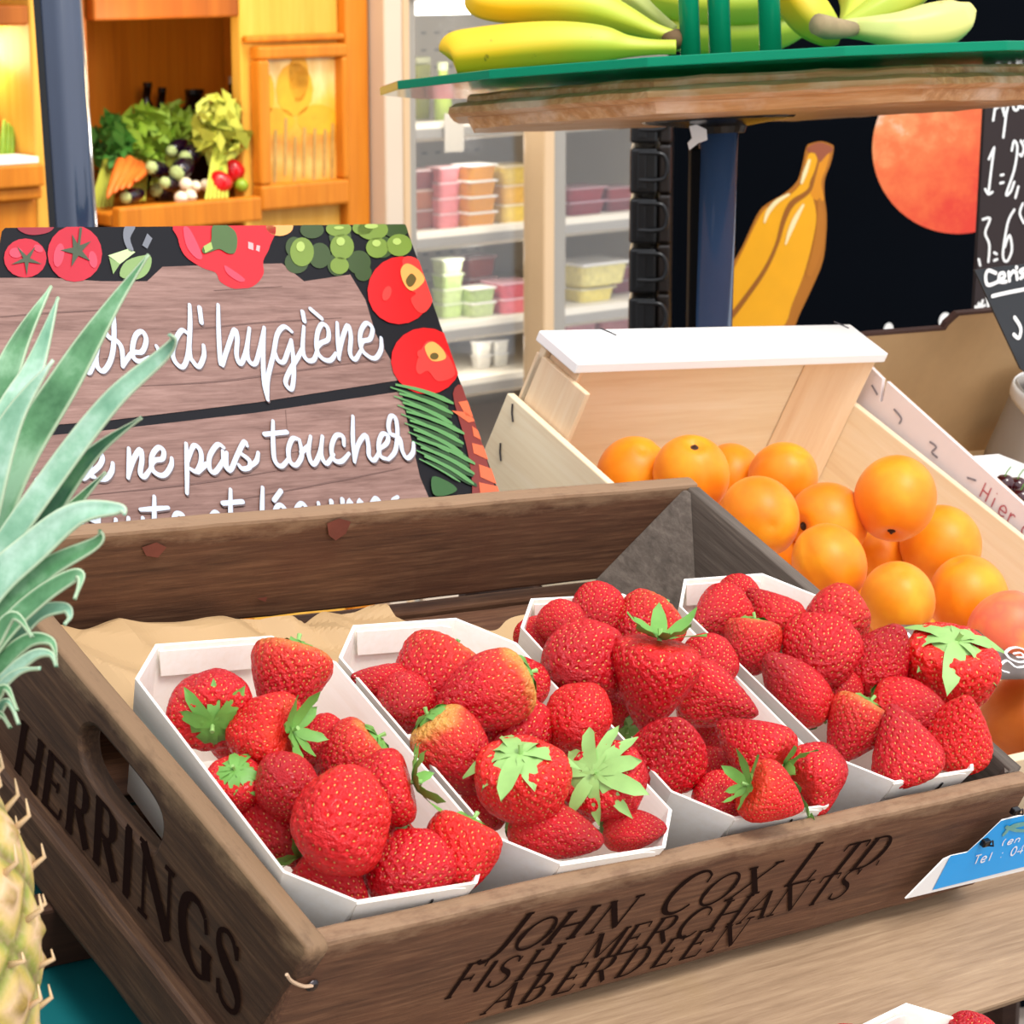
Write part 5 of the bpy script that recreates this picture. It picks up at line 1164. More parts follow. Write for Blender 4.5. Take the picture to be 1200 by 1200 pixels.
LV = [([(-60, 760), (-40, 600), (10, 430), (60, 335)], 78, 1.06, 1.10, 1), ([(-50, 720), (0, 520), (40, 430), (68, 348)], 62, 1.04, 1.07, 0), ([(-40, 720), (10, 560), (80, 440), (130, 360), (174, 298)], 62, 1.03, 1.04, 1), ([(-60, 780), (-30, 620), (10, 500), (62, 422)], 74, 1.01, 1.00, 0),
      ([(-70, 800), (-20, 680), (60, 560), (130, 470), (188, 418), (203, 400), (199, 393)], 42, 1.0, .97, 0), ([(-60, 790), (0, 690), (60, 590), (110, 530), (166, 489)], 56, 1.01, 1.0, 2), ([(-50, 760), (20, 670), (70, 610), (124, 553)], 48, 1.03, 1.03, 2), ([(-80, 820), (-20, 700), (40, 640), (90, 602), (138, 596), (146, 602)], 58, .99, .97, 0),
      ([(-70, 840), (-10, 730), (50, 670), (112, 636), (117, 622)], 46, .99, .98, 1), ([(-70, 850), (0, 745), (45, 700), (85, 675), (95, 678), (88, 702)], 34, .985, .97, 1), ([(-60, 850), (0, 770), (40, 722), (74, 712), (82, 722), (76, 732)], 26, .99, .98, 0), ([(-80, 850), (-20, 770), (14, 722), (38, 746)], 30, .97, .95, 1),
      ([(-70, 870), (-10, 790), (30, 752), (60, 752), (66, 778)], 30, .99, .97, 1), ([(-70, 880), (-5, 806), (35, 770), (58, 766), (66, 780)], 22, .985, .965, 0), ([(-70, 890), (-10, 816), (20, 788), (46, 783)], 18, .98, .96, 0), ([(-70, 900), (-15, 830), (6, 806), (20, 832)], 20, .98, .96, 1), ([(-70, 905), (-15, 850), (8, 822), (22, 848)], 18, .985, .97, 0),
      ([(-70, 908), (-20, 860), (-2, 836), (12, 852)], 16, .985, .97, 1),
      ([(-90, 780), (-100, 560), (-60, 430), (-10, 340)], 80, 1.07, 1.12, 1), ([(-110, 800), (-150, 620), (-190, 480), (-240, 400)], 70, 1.05, 1.1, 0), ([(-120, 820), (-180, 720), (-260, 620), (-330, 560)], 60, 1.03, 1.05, 0), ([(-130, 850), (-200, 780), (-280, 720), (-340, 720)], 46, 1.02, 1.02, 1), ([(-100, 800), (-120, 700), (-140, 560), (-120, 450)], 74, .99, .96, 0), ([(-80, 860), (-90, 760), (-60, 660), (-30, 600)], 60, .98, .93, 0)]
for a in LV: pleaf(*a)
obj('crown_base', lathe(BM(), [(.0, .05), (.018, .045), (.03, .02), (.034, -.01), (.02, -.03), (0, -.03)], 16, None, V((.0, 0, RZ*.98))), M_lf[2], pine, smooth=True)
ps = empty('fruit_stand', Matrix.Translation((PC.x, PC.y, 0)), 'small teal stand under the pineapple at the lower left', 'stand')
zt = PC.z-RZ*1.0
obj('stand_top', box(BM(), -.075, .055, -.08, .06, zt-.02, zt+.0, .003), M_teal, ps)
obj('stand_post', tube(BM(), [(0, 0, 0), (0, 0, zt-.02)], .025, 12), M_teal, ps)
# ================================================================== shop interior behind, one yawed wall line
a40 = math.radians(40); WO = at(530, 150, 4.5); WO.z = 0
Wf = frame(WO, V((math.cos(a40), math.sin(a40), 0)), V((0, 0, 1)))     # x along the wall, y up, z towards the viewer
def U(px, py=150, z=0): return Wf.px(px, py, z).x
def Vv(px, py, z=0): return Wf.px(px, py, z).y
MW = Wf.M
# room shell (x along, y up, z out)
def sbox(name, x0, x1, y0, y1, z0, z1, m): struct(name, box(BM(), x0, x1, y0, y1, z0, z1), m, MW)
M_shopwall = plain('ochre_wall', 'D9A247', .8, .08, 5); M_ceil = plain('ceiling_white', 'D8D2C6', .9)
UL, UR = U(-260), U(735)+.9
sbox('wall_back', UL, UR, 0, 2.5, -1.05, -1.0, M_shopwall)
sbox('wall_left', UL-.05, UL, 0, 2.5, -1.0, .0, M_shopwall)
sbox('wall_right', UR, UR+.05, 0, 2.5, -1.05, .3, M_shopwall)
sbox('ceiling', UL-.05, UR+.05, 2.5, 2.55, -1.05, .3, M_ceil)
# ---- orange wooden wall unit
M_or = wood('orange_wood', 'A65C14', 'CC7A1C', 'DE942E', 1, 60, .45, bmp=.05); M_oy = wood('yellow_wood', 'D49630', 'E4AC44', 'EEC05C', 1, 60, .45, bmp=.05); M_od = wood('dark_orange_wood', '7A3C0C', '9A5212', 'B4671C', 1, 30, .5, bmp=.05)
cab = empty('shelving_unit', MW, 'orange wooden wall unit with an open vegetable niche and a framed panel', 'cabinet')
x38, x62, x122, x284, x398, x426 = U(40), U(62), U(112), U(284), U(398), U(425)
yb, yt = .25, 2.0
def part(name, x0, x1, y0, y1, z0, z1, m, bev=.004): return obj(name, box(BM(), x0, x1, y0, y1, z0, z1, bev), m, cab)
part('post', x38, x62+.06, yb, yt, -.32, 0, M_oy)
part('panel', x284, x398, yb, yt, -.03, 0, M_oy)
part('post', x398+.001, x426, yb, yt, -.05, .02, M_or)
part('side_panel', x398-.02, x398, yb, yt, -.32, -.031, M_or)
part('back_panel', UL+.3, x398, yb, yt, -.36, -.325, M_or)
part('niche_side', x62+.061, x62+.08, yb, yt, -.32, -.02, M_od)
yl = Vv(200, 250); yl2 = Vv(200, 236)
part('niche_shelf', x62+.081, x398-.021, yl-.01, yl+.01, -.32, -.031, M_or)
part('niche_shelf', x62+.081, x284-.001, yl-.01, yl+.01, -.0305, .03, M_or)
part('niche_ledge', x62+.081, x284-.001, yl-.018, yl+.022, .031, .055, M_or)
ytop = Vv(200, 22)
part('niche_top', x62+.081, x398-.021, ytop, ytop+.12, -.32, -.031, M_od)
part('niche_top', x62+.081, x284-.001, ytop, ytop+.12, -.0305, .0, M_od)
yl3 = Vv(20, 218); part('ledge', UL+.31, x38-.001, yl3, yl3+.035, -.2, .03, M_or)
part('ledge_shelf', UL+.31, x38-.001, yl3-.02, yl3-.001, -.32, .02, M_or)
part('upper_rail', UL+.31, x38-.001, Vv(20, 30), Vv(20, 6), -.3, 0, M_od)
part('lower_panel', UL+.31, x38-.001, yb, yl3-.021, -.03, 0, M_or)
part('base_panel', x62+.081, x284-.001, yb, yl-.03, -.03, 0, M_or)
# upper moulding and the framed picture
part('moulding', x284, x398, Vv(340, 48), Vv(340, 40), .001, .02, M_or)
fr = empty('picture_frame', MW, 'glowing yellow landscape picture in a wooden frame on the orange wall unit', 'picture')
fx0, fx1, fy0, fy1 = U(293), U(397), Vv(340, 228), Vv(340, 52)
fw = .022
for nm, a in (('frame_rail', (fx0, fx1, fy0-.02, fy0+fw)), ('frame_rail', (fx0, fx1, fy1-fw, fy1)), ('frame_stile', (fx0, fx0+fw, fy0+fw, fy1-fw)), ('frame_stile', (fx1-.012, fx1, fy0+fw, fy1-fw))):
    obj(nm, box(BM(), a[0], a[1], a[2], a[3], .002, .03, .005), M_or, fr)
m, N, L, b = newmat('painted_landscape'); co = texco(N, L); f = noi(N, L, co, 9, 5, .65, .5); sx = N.new('ShaderNodeSeparateXYZ'); L.new(co, sx.inputs[0])
mr = N.new('ShaderNodeMapRange'); mr.inputs[1].default_value = fy0; mr.inputs[2].default_value = fy1; L.new(sx.outputs['Y'], mr.inputs[0])
ad = N.new('ShaderNodeMath'); ad.operation = 'MULTIPLY_ADD'; L.new(f, ad.inputs[0]); ad.inputs[1].default_value = .5; L.new(mr.outputs[0], ad.inputs[2])
c = ramp(N, L, ad.outputs[0], [(.3, 'C98F2A'), (.45, 'E8C070'), (.6, 'B9661A'), (.7, 'F2B22E'), (.85, 'F8D85A'), (1, 'FBEFB0')])
f3 = noi(N, L, texco(N, L, (6, 1, 1)), 10, 4); c = mixc(N, L, f3, c, srgb('E0A030')); L.new(c, b.inputs['Base Color']); b.inputs['Roughness'].default_value = .3
obj('picture', box(BM(), fx0+fw, fx1-.012, fy0+fw, fy1-fw, .004, .008), m, fr)
bm = BM()
for px, h0 in ((312, 205), (322, 212), (334, 204), (345, 214), (356, 206), (368, 213), (380, 205), (389, 210)):
    Q = [Wf.px(px, h0, .009), Wf.px(px+1, h0-52-(px % 5)*3, .009)]; ribbon(bm, [(q.x, q.y) for q in Q], .006, .009)
obj('painted_trunks', bm, plain('painted_trunk', 'B8904A', .5, .4, 60), fr)
bm = BM()
for cx, cy, rx, ry in ((345, 105, 22, 32), (350, 90, 12, 30), (322, 142, 24, 16), (372, 140, 24, 18), (312, 110, 10, 26)):
    flat(bm, [V((q.x, q.y, .0085)) for q in (Wf.px(a, c_, .0085) for a, c_ in ell(cx, cy, rx, ry, 0, 14))])
obj('painted_trees', bm, plain('painted_tree', 'EDA820', .5, .3, 40), fr)

# ---- vegetables in the niche (blurred in the distance, still single things)
def vat(px, py, z=-.05): return Wf.px(px, py, z)
def vthing(name, mesh_bm, mat, label, cat, group=None, smooth=True):
    o = obj(name, mesh_bm, mat, None, MW, smooth); return tag(o, label, cat, group)
M_car = plain('carrot_skin', 'E8762A', .5, .1); M_top = plain('carrot_top', '7FA52E', .6, .3, 60); M_herb = plain('herb_green', '3F7A2A', .6, .35, 60); M_cel = plain('stalk_green', 'B9C24A', .55, .25, 40)
M_aub = plain('aubergine_skin', '1A0C1E', .12, .2, 5, coat=.3); M_aubc = plain('aubergine_cap', 'A9BE7E', .6, .2); M_bulb = plain('onion_bulb', 'F2E6CC', .4, .08); M_pep = plain('pepper_skin', 'C8141C', .15, .15, 4, coat=.3); M_lime = plain('lime_skin', '8FB02E', .35, .1)
def leafy(c, rx, ry, rz, n, size, seed):
    r0 = random.Random(seed); bm = BM()
    for i in range(n):
        d = V((r0.gauss(0, 1), r0.gauss(0, 1), r0.gauss(0, 1))).normalized()*r0.uniform(.4, 1); p = c+V((d.x*rx, d.y*ry, d.z*rz))
        a = V((r0.gauss(0, 1), r0.gauss(0, 1), r0.gauss(0, 1))).normalized(); b_ = a.orthogonal().normalized(); s = size*r0.uniform(.6, 1.3); nn = a.cross(b_)
        bm.faces.new([bm.verts.new(p+a*s), bm.verts.new(p+b_*s*.45+nn*s*.2), bm.verts.new(p-a*s), bm.verts.new(p-b_*s*.45+nn*s*.2)])
    return bm
KW = 4.3/FPX
herbs = [((130, 168), .03, .05, 90, 'bushy dark green herb bunch beside the dark blue pole', M_herb), ((168, 160), .06, .05, 160, 'light green carrot tops above the carrots in the niche', M_top), ((200, 150), .05, .04, 120, 'leafy greens at the back of the niche above the aubergines', M_top), ((258, 150), .045, .06, 120, 'pale green onion tops leaning to the right side of the niche', M_cel)]
for i, ((px, py), rx, ry, n, lab, mt) in enumerate(herbs):
    c = vat(px, py, (-.12, -.12, -.17, -.02)[i]); hb = vthing('leafy_bunch', leafy(c, rx, ry, .05, n, .02, i), mt, lab, 'greens')
    bm = BM()
    for k in range(6): tube(bm, [c+V((.01*(k-3)*.4, -ry*.5, 0)), c+V((.008*(k-3)-(.05 if i != 3 else .04), -ry-.05, .05))], .003, 5)
    obj('stalks', bm, M_cel, hb)
for i, ((a, b_), (c_, d_)) in enumerate((((126, 232), (142, 190)), ((134, 226), (152, 188)), ((142, 222), (158, 192)), ((150, 220), (164, 194)), ((158, 212), (172, 196)))):
    p, q = vat(a, b_, .0), vat(c_, d_, -.06-.01*i); r = 6.5*KW
    bm = tube(BM(), [p, p.lerp(q, .15), p.lerp(q, .6), q], [r*.2, r*.55, r*.9, r], 10)
    vthing('carrot', bm, M_car, ['leftmost carrot by the dark pole in the niche', 'second carrot from the left in the niche', 'third carrot from the left in the niche', 'fourth carrot from the left in the niche', 'shortest carrot, next to the aubergines in the niche'][i], 'carrot', 'carrots in the niche')
AB = [((146, 232), (166, 226), 9), ((176, 196), (196, 202), 10), ((182, 222), (200, 232), 11), ((206, 204), (222, 190), 12), ((216, 186), (234, 174), 11), ((200, 178), (216, 166), 9), ((192, 214), (208, 218), 9)]
for i, ((a, b_), (c_, d_), r) in enumerate(AB):
    z = -.02-.03*(i % 3); p, q = vat(a, b_, z), vat(c_, d_, z-.02); r *= KW
    o = vthing('aubergine', tube(BM(), catmull([p, p.lerp(q, .15), p.lerp(q, .55), q], 4), [v.x for v in catmull([V((r*.3, 0, 0)), V((r*.85, 0, 0)), V((r, 0, 0)), V((r*.55, 0, 0))], 4)], 14), M_aub, ['dark aubergine at the lower left front of the niche', 'aubergine just right of the carrots', 'aubergine in the middle front of the niche', 'shiny aubergine left of the white onions', 'aubergine below the right dark bottle', 'aubergine below the left dark bottle', 'small aubergine above the front one in the niche middle'][i], 'aubergine', 'aubergines in the niche')
    obj('cap', tube(BM(), [p+(p-q)*.12, p, p.lerp(q, .22)], [r*.25, r*.75, r*.8], 9), M_aubc, o)
for i, (a, b_, r) in enumerate(((212, 232, 8), (223, 230, 8), (218, 216, 8), (229, 219, 7.5), (241, 217, 7.5), (206, 213, 6))):
    p = vat(a, b_, .015-.01*i); o = vthing('onion', lathe(BM(), [(0, -r*KW), (r*KW*.7, -r*KW*.75), (r*KW, 0), (r*KW*.7, r*KW*.7), (r*KW*.2, r*KW*1.2), (0, r*KW*1.25)], 14, None, p), M_bulb, ['white onion at the very front of the niche ledge, left one', 'white onion at the very front of the niche ledge, right one', 'white onion behind the two front ones, left', 'white onion behind the two front ones, right', 'white onion nearest the red peppers', 'small white onion nearest the aubergines'][i], 'onion', 'white onions in the niche')
for i, (a, b_, r) in enumerate(((258, 214, 14), (273, 200, 14), (279, 182, 12))):
    p = vat(a, b_, .01-.025*i); bm = BM(); bmesh.ops.create_uvsphere(bm, u_segments=20, v_segments=12, radius=r*KW)
    for v in bm.verts: ang = math.atan2(v.co.y, v.co.x); s = 1+.08*math.cos(3*ang); v.co.x *= s; v.co.y *= s; v.co += p
    o = vthing('red_pepper', bm, M_pep, ['large red pepper at the front right of the niche', 'red pepper behind the large front one', 'uppermost red pepper beside the picture panel'][i], 'pepper', 'red peppers in the niche')
    obj('stem', tube(BM(), [p+V((0, r*KW*.9, 0)), p+V((.004, r*KW*1.25, 0))], .003, 6), M_top, o)
p = vat(283, 217, .0); bm = BM(); bmesh.ops.create_uvsphere(bm, u_segments=16, v_segments=10, radius=8*KW)
for v in bm.verts: v.co += p
vthing('lime', bm, M_lime, 'green lime beside the front red pepper in the niche', 'lime')
M_bot = plain('dark_bottle_glass', '0C0806', .2, .1, coat=.3)
for i, (a, y0, y1, wp) in enumerate(((173, 175, 102, 16), (190, 170, 108, 15), (228, 172, 110, 34))):
    p, q = vat(a, y0, -.25), vat(a, y1, -.25); r = wp/2*KW*1.05
    o = vthing('dark_bottle', lathe(BM(), [(0, 0), (r, 0), (r, (q.y-p.y)*.75), (r*.5, (q.y-p.y)*.88), (r*.5, (q.y-p.y)), (0, (q.y-p.y))], 16, Matrix.Rotation(-PI/2, 4, 'X').to_4x4()) if False else tube(BM(), [V((p.x, yl+.012, p.z)), V((p.x, q.y-.03, p.z)), V((p.x, q.y-.02, p.z)), q], [r, r, r*.6, r*.6], 14), M_bot, ['slim dark bottle at the back of the niche, left one', 'slim dark bottle at the back of the niche, right of the other slim one', 'wide dark bottle at the back of the niche above the aubergines'][i], 'bottle', 'dark bottles at the back of the niche')
    obj('cap', tube(BM(), [q, q+V((0, .008, 0))], r*.65, 12), M_black, o)
p = vat(280, 125, -.1); o = vthing('jar', tube(BM(), [V((p.x, vat(280, 132, -.1).y, p.z)), V((p.x, vat(280, 98, -.1).y, p.z))], 12*KW, 14), M_bot, 'dark jar with pale lid high at the right side of the niche', 'jar')
q = vat(280, 98, -.1); obj('lid', tube(BM(), [q, q+V((0, .012, 0))], 12.5*KW, 14), plain('jar_lid', '8A7868', .4), o)
obj('bracket', box(BM(), p.x-.02, x284-.001, vat(280, 132, -.1).y-.01, vat(280, 132, -.1).y-.001, p.z-.03, p.z+.03), M_od, cab)
# left compartment: crate board with leeks on a white cloth
lk = empty('leek_crate', MW, 'orange crate back board with leeks on the ledge at the far left', 'crate')
obj('back_board', box(BM(), U(0)-.05, U(36), yl3+.036, Vv(20, 135), -.12, -.1, .003), M_or, lk); obj('bottom', box(BM(), U(0)-.05, U(36), yl3+.036, yl3+.045, -.0999, .02), M_white, lk)
for i, a in enumerate((2, 8, 13)):
    p, q = vat(a, 190, -.05), vat(a+3-i, 140+4*i, -.07); bm = tube(BM(), [p, p.lerp(q, .5), q], [4*KW, 4*KW, 2*KW], 8)
    vthing('leek', bm, M_top, ['leek at the very left edge on the ledge', 'middle leek on the ledge at far left', 'leek nearest the orange post at far left'][i], 'leek', 'leeks in the left crate')
# lamps of the wall unit
lights('niche_lamp', MW @ V(((x62+x284)/2-.02, ytop-.03, .14)), 1.9, (1, .72, .38), .04)
lights('unit_lamp', MW @ V((U(340), Vv(340, -60), .55)), 4.2, (1, .75, .4), .06)
lights('left_lamp', MW @ V((U(18), Vv(20, 60), -.12)), 1.2, (1, .78, .42), .04)

# ---- refrigerated cabinet with sliding glass doors
fx = [U(427), U(448), U(463), U(476), U(617), U(650), U(760)]
fridge = empty('display_fridge', MW, 'beige display fridge with glass doors and stacked fruit tubs on its shelves', 'fridge')
M_fr = plain('fridge_beige', 'CFBFAC', .4, .04, 10); M_frt = plain('fridge_tan', 'D2B48E', .4, .05, 10); M_frg = plain('fridge_grey', '9A968E', .4, .05, 10); M_frw = plain('fridge_white', 'CCC5B6', .45, .04, 10)
fyb, fyt = .12, 1.95
def fp(name, x0, x1, y0, y1, z0, z1, m=M_fr, bev=.004): return obj(name, box(BM(), x0, x1, y0, y1, z0, z1, bev), m, fridge)
fp('side_frame', fx[0], fx[1], fyb, fyt, -.02, .06)
fp('frame_groove', fx[1]+.0005, fx[1]+.01, fyb, fyt, -.02, .02, M_frg)
fp('door_stile', fx[1]+.011, fx[2], fyb, fyt, -.02, .045, M_frt)
fp('door_gasket', fx[2]+.0005, fx[3], fyb, fyt, -.02, .03, M_frg)
fp('door_stile', fx[4], fx[4]+.026, fyb, fyt, -.01, .05, M_frt); fp('door_stile', fx[4]+.0265, fx[5]-.001, fyb, fyt, -.02, .035, M_frg)
yt1 = Vv(480, 46); fp('head_frame', fx[1]+.0005, fx[6]+.3, yt1+.12, fyt, -.02, .056); fp('head_rail', fx[2], fx[6]+.3, yt1+.07, yt1+.119, -.02, .04, M_frt)
fp('base', fx[3], fx[6]+.3, fyb, .45, -.6, .04)
fp('rear_panel', fx[1], fx[6]+.3, fyb, fyt, -.68, -.66, M_frw)
fp('inner_side', fx[1], fx[1]+.01, fyb, fyt, -.659, -.021, M_frw); fp('inner_side', fx[6]+.29, fx[6]+.3, fyb, fyt, -.659, -.021, M_frw)
bm = BM()
for i in range(12):
    for j in range(16): 
        x0 = fx[4]+.03+i*.035; y0 = Vv(690, 390)+j*.035
        flat(bm, [V((x0, y0, -.6585)), V((x0+.014, y0, -.6585)), V((x0+.014, y0+.005, -.6585)), V((x0, y0+.005, -.6585))])
o = obj('vent_slots', bm, M_frg, fridge); o['kind'] = 'stuff'
gl2, N, L, b = newmat('door_glass'); N.remove(b); tr = N.new('ShaderNodeBsdfTransparent'); g = N.new('ShaderNodeBsdfGlossy'); g.inputs['Roughness'].default_value = .02; mx = N.new('ShaderNodeMixShader'); mx.inputs[0].default_value = .07
L.new(tr.outputs[0], mx.inputs[1]); L.new(g.outputs[0], mx.inputs[2]); L.new(mx.outputs[0], N['Material Output'].inputs[0])
fp('glass_door', fx[3]+.001, fx[4]-.001, .45, yt1+.07, .004, .008, gl2, 0); fp('glass_door', fx[5], fx[6]+.3, .45, yt1+.07, -.008, -.004, gl2, 0)
SH = []
for nm, yy, z1 in (('a', 142, -.12), ('b', 267, -.12), ('c', 375, -.10), ('d', 441, -.10)):
    y = Vv(600, yy, z1); SH.append(y)
    fp('shelf', fx[3]+.03, fx[6]+.27, y-.012, y-.002, -.64, z1-.02, M_frw, .002)
    bm = BM(); pr = [(z1-.0195, y+.008), (z1-.004, y+.006), (z1+.004, y-.004), (z1+.004, y-.02), (z1-.004, y-.028), (z1-.0195, y-.028)]
    prism(bm, [V((fx[3]+.03, yy_, zz_)) for zz_, yy_ in pr], V((fx[6]+.24-fx[3], 0, 0)), .002); o = obj('price_rail', bm, M_frw, fridge)
    obj('rail_insert', box(BM(), fx[3]+.045, fx[6]+.25, y-.020, y-.004, z1+.0035, z1+.0055), M_frg, fridge)
q = Wf.px(530, 165, -.11); obj('price_ticket', box(BM(), q.x-.02, q.x+.025, q.y-.02, q.y+.05, -.108, -.107), M_frw, fridge)
tb, N, L, b = newmat('fridge_tube'); b.inputs['Emission Color'].default_value = (1, .97, .9, 1); b.inputs['Emission Strength'].default_value = 3
obj('light_tube', tube(BM(), [(fx[3]+.03, yt1+.05, -.05), (fx[6]+.25, yt1+.05, -.05)], .012, 10), tb, fridge)
lights('fridge_lamp', MW @ V(((fx[3]+fx[5])/2, yt1-.0, -.06)), 1.4, (1, .97, .9), .04)
for sy, zz_ in ((SH[0]-.035, -.3), (SH[1]-.035, -.3), (SH[2]-.035, -.3)):
    lights('shelf_lamp', MW @ V((fx[4], sy, -.16)), .5, (1, .96, .9), .03)
# tubs: (stack left px, right px, layers [(bottom y, top y, colour)], z, description)
def tubm(n, c): return plain('tub_'+n, c, .25, .35, 90, coat=.3)
M_lid = plain('tub_lid', 'F0EEE6', .35, .03)
TUBS = [
 (478, 503, 272, 200, 3, -.24, ['8A4A3C', 'A8623A', '7C3830'], 'tub of dark red fruit', 'at the far left of the middle shelf', False),
 (507, 533, 269, 196, 4, -.22, ['E8868A']*4, 'clear tub of pink fruit', 'left of the orange tubs on the middle shelf', False),
 (539, 573, 266, 192, 4, -.20, ['EE9A2A']*4, 'tub of orange fruit with white lid', 'on the middle shelf', True),
 (577, 616, 262, 193, 3, -.22, ['EFC458', 'EDB04A', 'EFC458'], 'wide tub of yellow fruit', 'by the door post, middle shelf', False),
 (512, 537, 372, 303, 4, -.22, ['BFD98A', 'C9DE9A', 'BFD98A', 'D4E4B4'], 'small tub of pale green fruit', 'left on the lower shelf', False),
 (540, 573, 338, 293, 2, -.40, ['8A3A34', 'A04A3C'], 'tub of red brown fruit', 'at the back of the lower shelf', False),
 (543, 573, 372, 337, 2, -.20, ['C9DC9C', 'B4CE84'], 'tub of light green fruit with white lid', 'at the front of the lower shelf', True),
 (576, 617, 371, 332, 2, -.20, ['D2606C', 'C45060'], 'tub of pink red fruit', 'by the door post, lower shelf', False),
 (652, 697, 256, 221, 2, -.24, ['7A2030', '8C2C38'], 'tub of dark berries', 'right of the door post, middle shelf', False),
 (701, 734, 253, 222, 2, -.24, ['6E1C2A', '8C3038'], 'tub of dark red berries', 'next to the black trays, middle shelf', False),
 (651, 664, 371, 327, 2, -.26, ['E8762A', 'EA8434'], 'narrow tub of orange fruit', 'on the lower shelf right of the centre post', False),
 (666, 708, 371, 330, 2, -.22, ['DCCB6A', 'D4C25C'], 'tub of yellow fruit', 'under the wide lidded tub, lower shelf', False),
 (663, 720, 330, 303, 1, -.22, ['E2D488'], 'wide tub of pale yellow fruit', 'on top of the yellow tubs on the lower shelf', True),
 (711, 735, 369, 327, 2, -.26, ['7A3040', '84384A'], 'tub of plum coloured fruit', 'next to the black trays, lower shelf', False),
 (530, 546, 156, 138, 1, -.2, ['CFE0A4'], 'small pale green tub', 'on the top shelf', False), (549, 580, 153, 136, 1, -.22, ['86B84A'], 'low tub of green fruit', 'on the top shelf, middle', False), (583, 612, 150, 134, 1, -.22, ['9AC45C'], 'low tub of light green fruit', 'on the top shelf near the centre post', False),
 (482, 501, 166, 80, 1, -.3, ['8C8C3A'], 'tall olive green pack', 'at the far left of the top shelf', False),
 (556, 572, 440, 405, 2, -.22, ['C9C4BA', 'D8D4C8'], 'small whitish jar', 'on the lowest shelf, left of the centre post', False), (577, 592, 440, 405, 2, -.22, ['C4C0B4', 'CFCBC0'], 'small grey white jar', 'on the lowest shelf, close to the centre post', False),
 (655, 690, 448, 392, 2, -.22, ['C98088', 'D2909A'], 'tub of rose coloured fruit', 'on the lowest shelf right of the centre post', False), (692, 733, 446, 392, 2, -.22, ['B87078', 'C98088'], 'tub of pinkish fruit', 'on the lowest shelf beside the black trays', False),
]
ORD = {1: [''], 2: ['lower ', 'upper '], 3: ['bottom ', 'middle ', 'top '], 4: ['bottom ', 'second lowest ', 'second highest ', 'top ']}
for (x0, x1, y0, y1, n, z, cols, what, where, lid) in TUBS:
    xa, xb = U(x0, (y0+y1)/2, z), U(x1, (y0+y1)/2, z); ya, yb_ = Vv((x0+x1)/2, y0, z), Vv((x0+x1)/2, y1, z)
    # settle stacks on their shelf
    base = min((s for s in SH), key=lambda s: abs(s-ya)); 
    if what.startswith('wide tub of pale'): base = ya
    dy = base-.0015-ya; ya += dy; yb_ += dy*.6
    h = (yb_-ya)/n; wd = (xb-xa); dz = wd*.8
    for k in range(n):
        yk = ya+k*h; t = empty('fruit_tub', MW @ Matrix.Translation(((xa+xb)/2, yk, z)), ORD[n][k]+what+' '+where, 'tub', what+' stacked '+where if n > 1 else None)
        bm = BM(); s0 = .86
        lo = [V((sx*wd/2*s0, 0, sz*dz/2*s0)) for sx, sz in ((-1, -1), (1, -1), (1, 1), (-1, 1))]; hi = [V((sx*wd/2*.97, h*.84, sz*dz/2*.97)) for sx, sz in ((-1, -1), (1, -1), (1, 1), (-1, 1))]
        a = [bm.verts.new(p) for p in lo]; b_ = [bm.verts.new(p) for p in hi]; bm.faces.new(a); bm.faces.new(b_[::-1])
        for i in range(4): bm.faces.new((a[i], a[(i+1) % 4], b_[(i+1) % 4], b_[i]))
        bmesh.ops.bevel(bm, geom=[e for e in bm.edges if abs(e.verts[0].co.y-e.verts[1].co.y) > h*.5], offset=wd*.14, segments=3, affect='EDGES', profile=.5)
        obj('tub_body', bm, tubm(cols[k], cols[k]), t)
        obj('lid', box(BM(), -wd/2, wd/2, h*.845, h*.97, -dz/2, dz/2, h*.05), M_lid if lid else plain('clear_lid_'+cols[k], ''.join('%02X' % int(int(cols[k][i:i+2], 16)*.45+255*.5) for i in (0, 2, 4)), .2, .05), t)
bz = -.2; xb0 = U(519, 120, bz); yb0, yb1 = SH[0], Vv(519, 73, bz); r = 11*4.6/FPX
t = empty('juice_bottle', MW @ Matrix.Translation((xb0, yb0, bz)), 'pale green juice bottle standing left on the top fridge shelf', 'bottle'); hh = yb1-yb0
RX90 = Matrix.Rotation(-PI/2, 4, 'X')
obj('bottle_body', lathe(BM(), [(0, 0), (r, 0), (r, hh*.5), (r*.9, hh*.62), (r*.55, hh*.75), (r*.5, hh*.86), (0, hh*.86)], 18, RX90), plain('green_juice', 'B4CC5A', .2, .1, coat=.4), t, smooth=True)
obj('cap', lathe(BM(), [(0, hh*.865), (r*.62, hh*.865), (r*.62, hh), (0, hh)], 16, RX90), plain('bottle_cap', 'D9E4B0', .4), t)

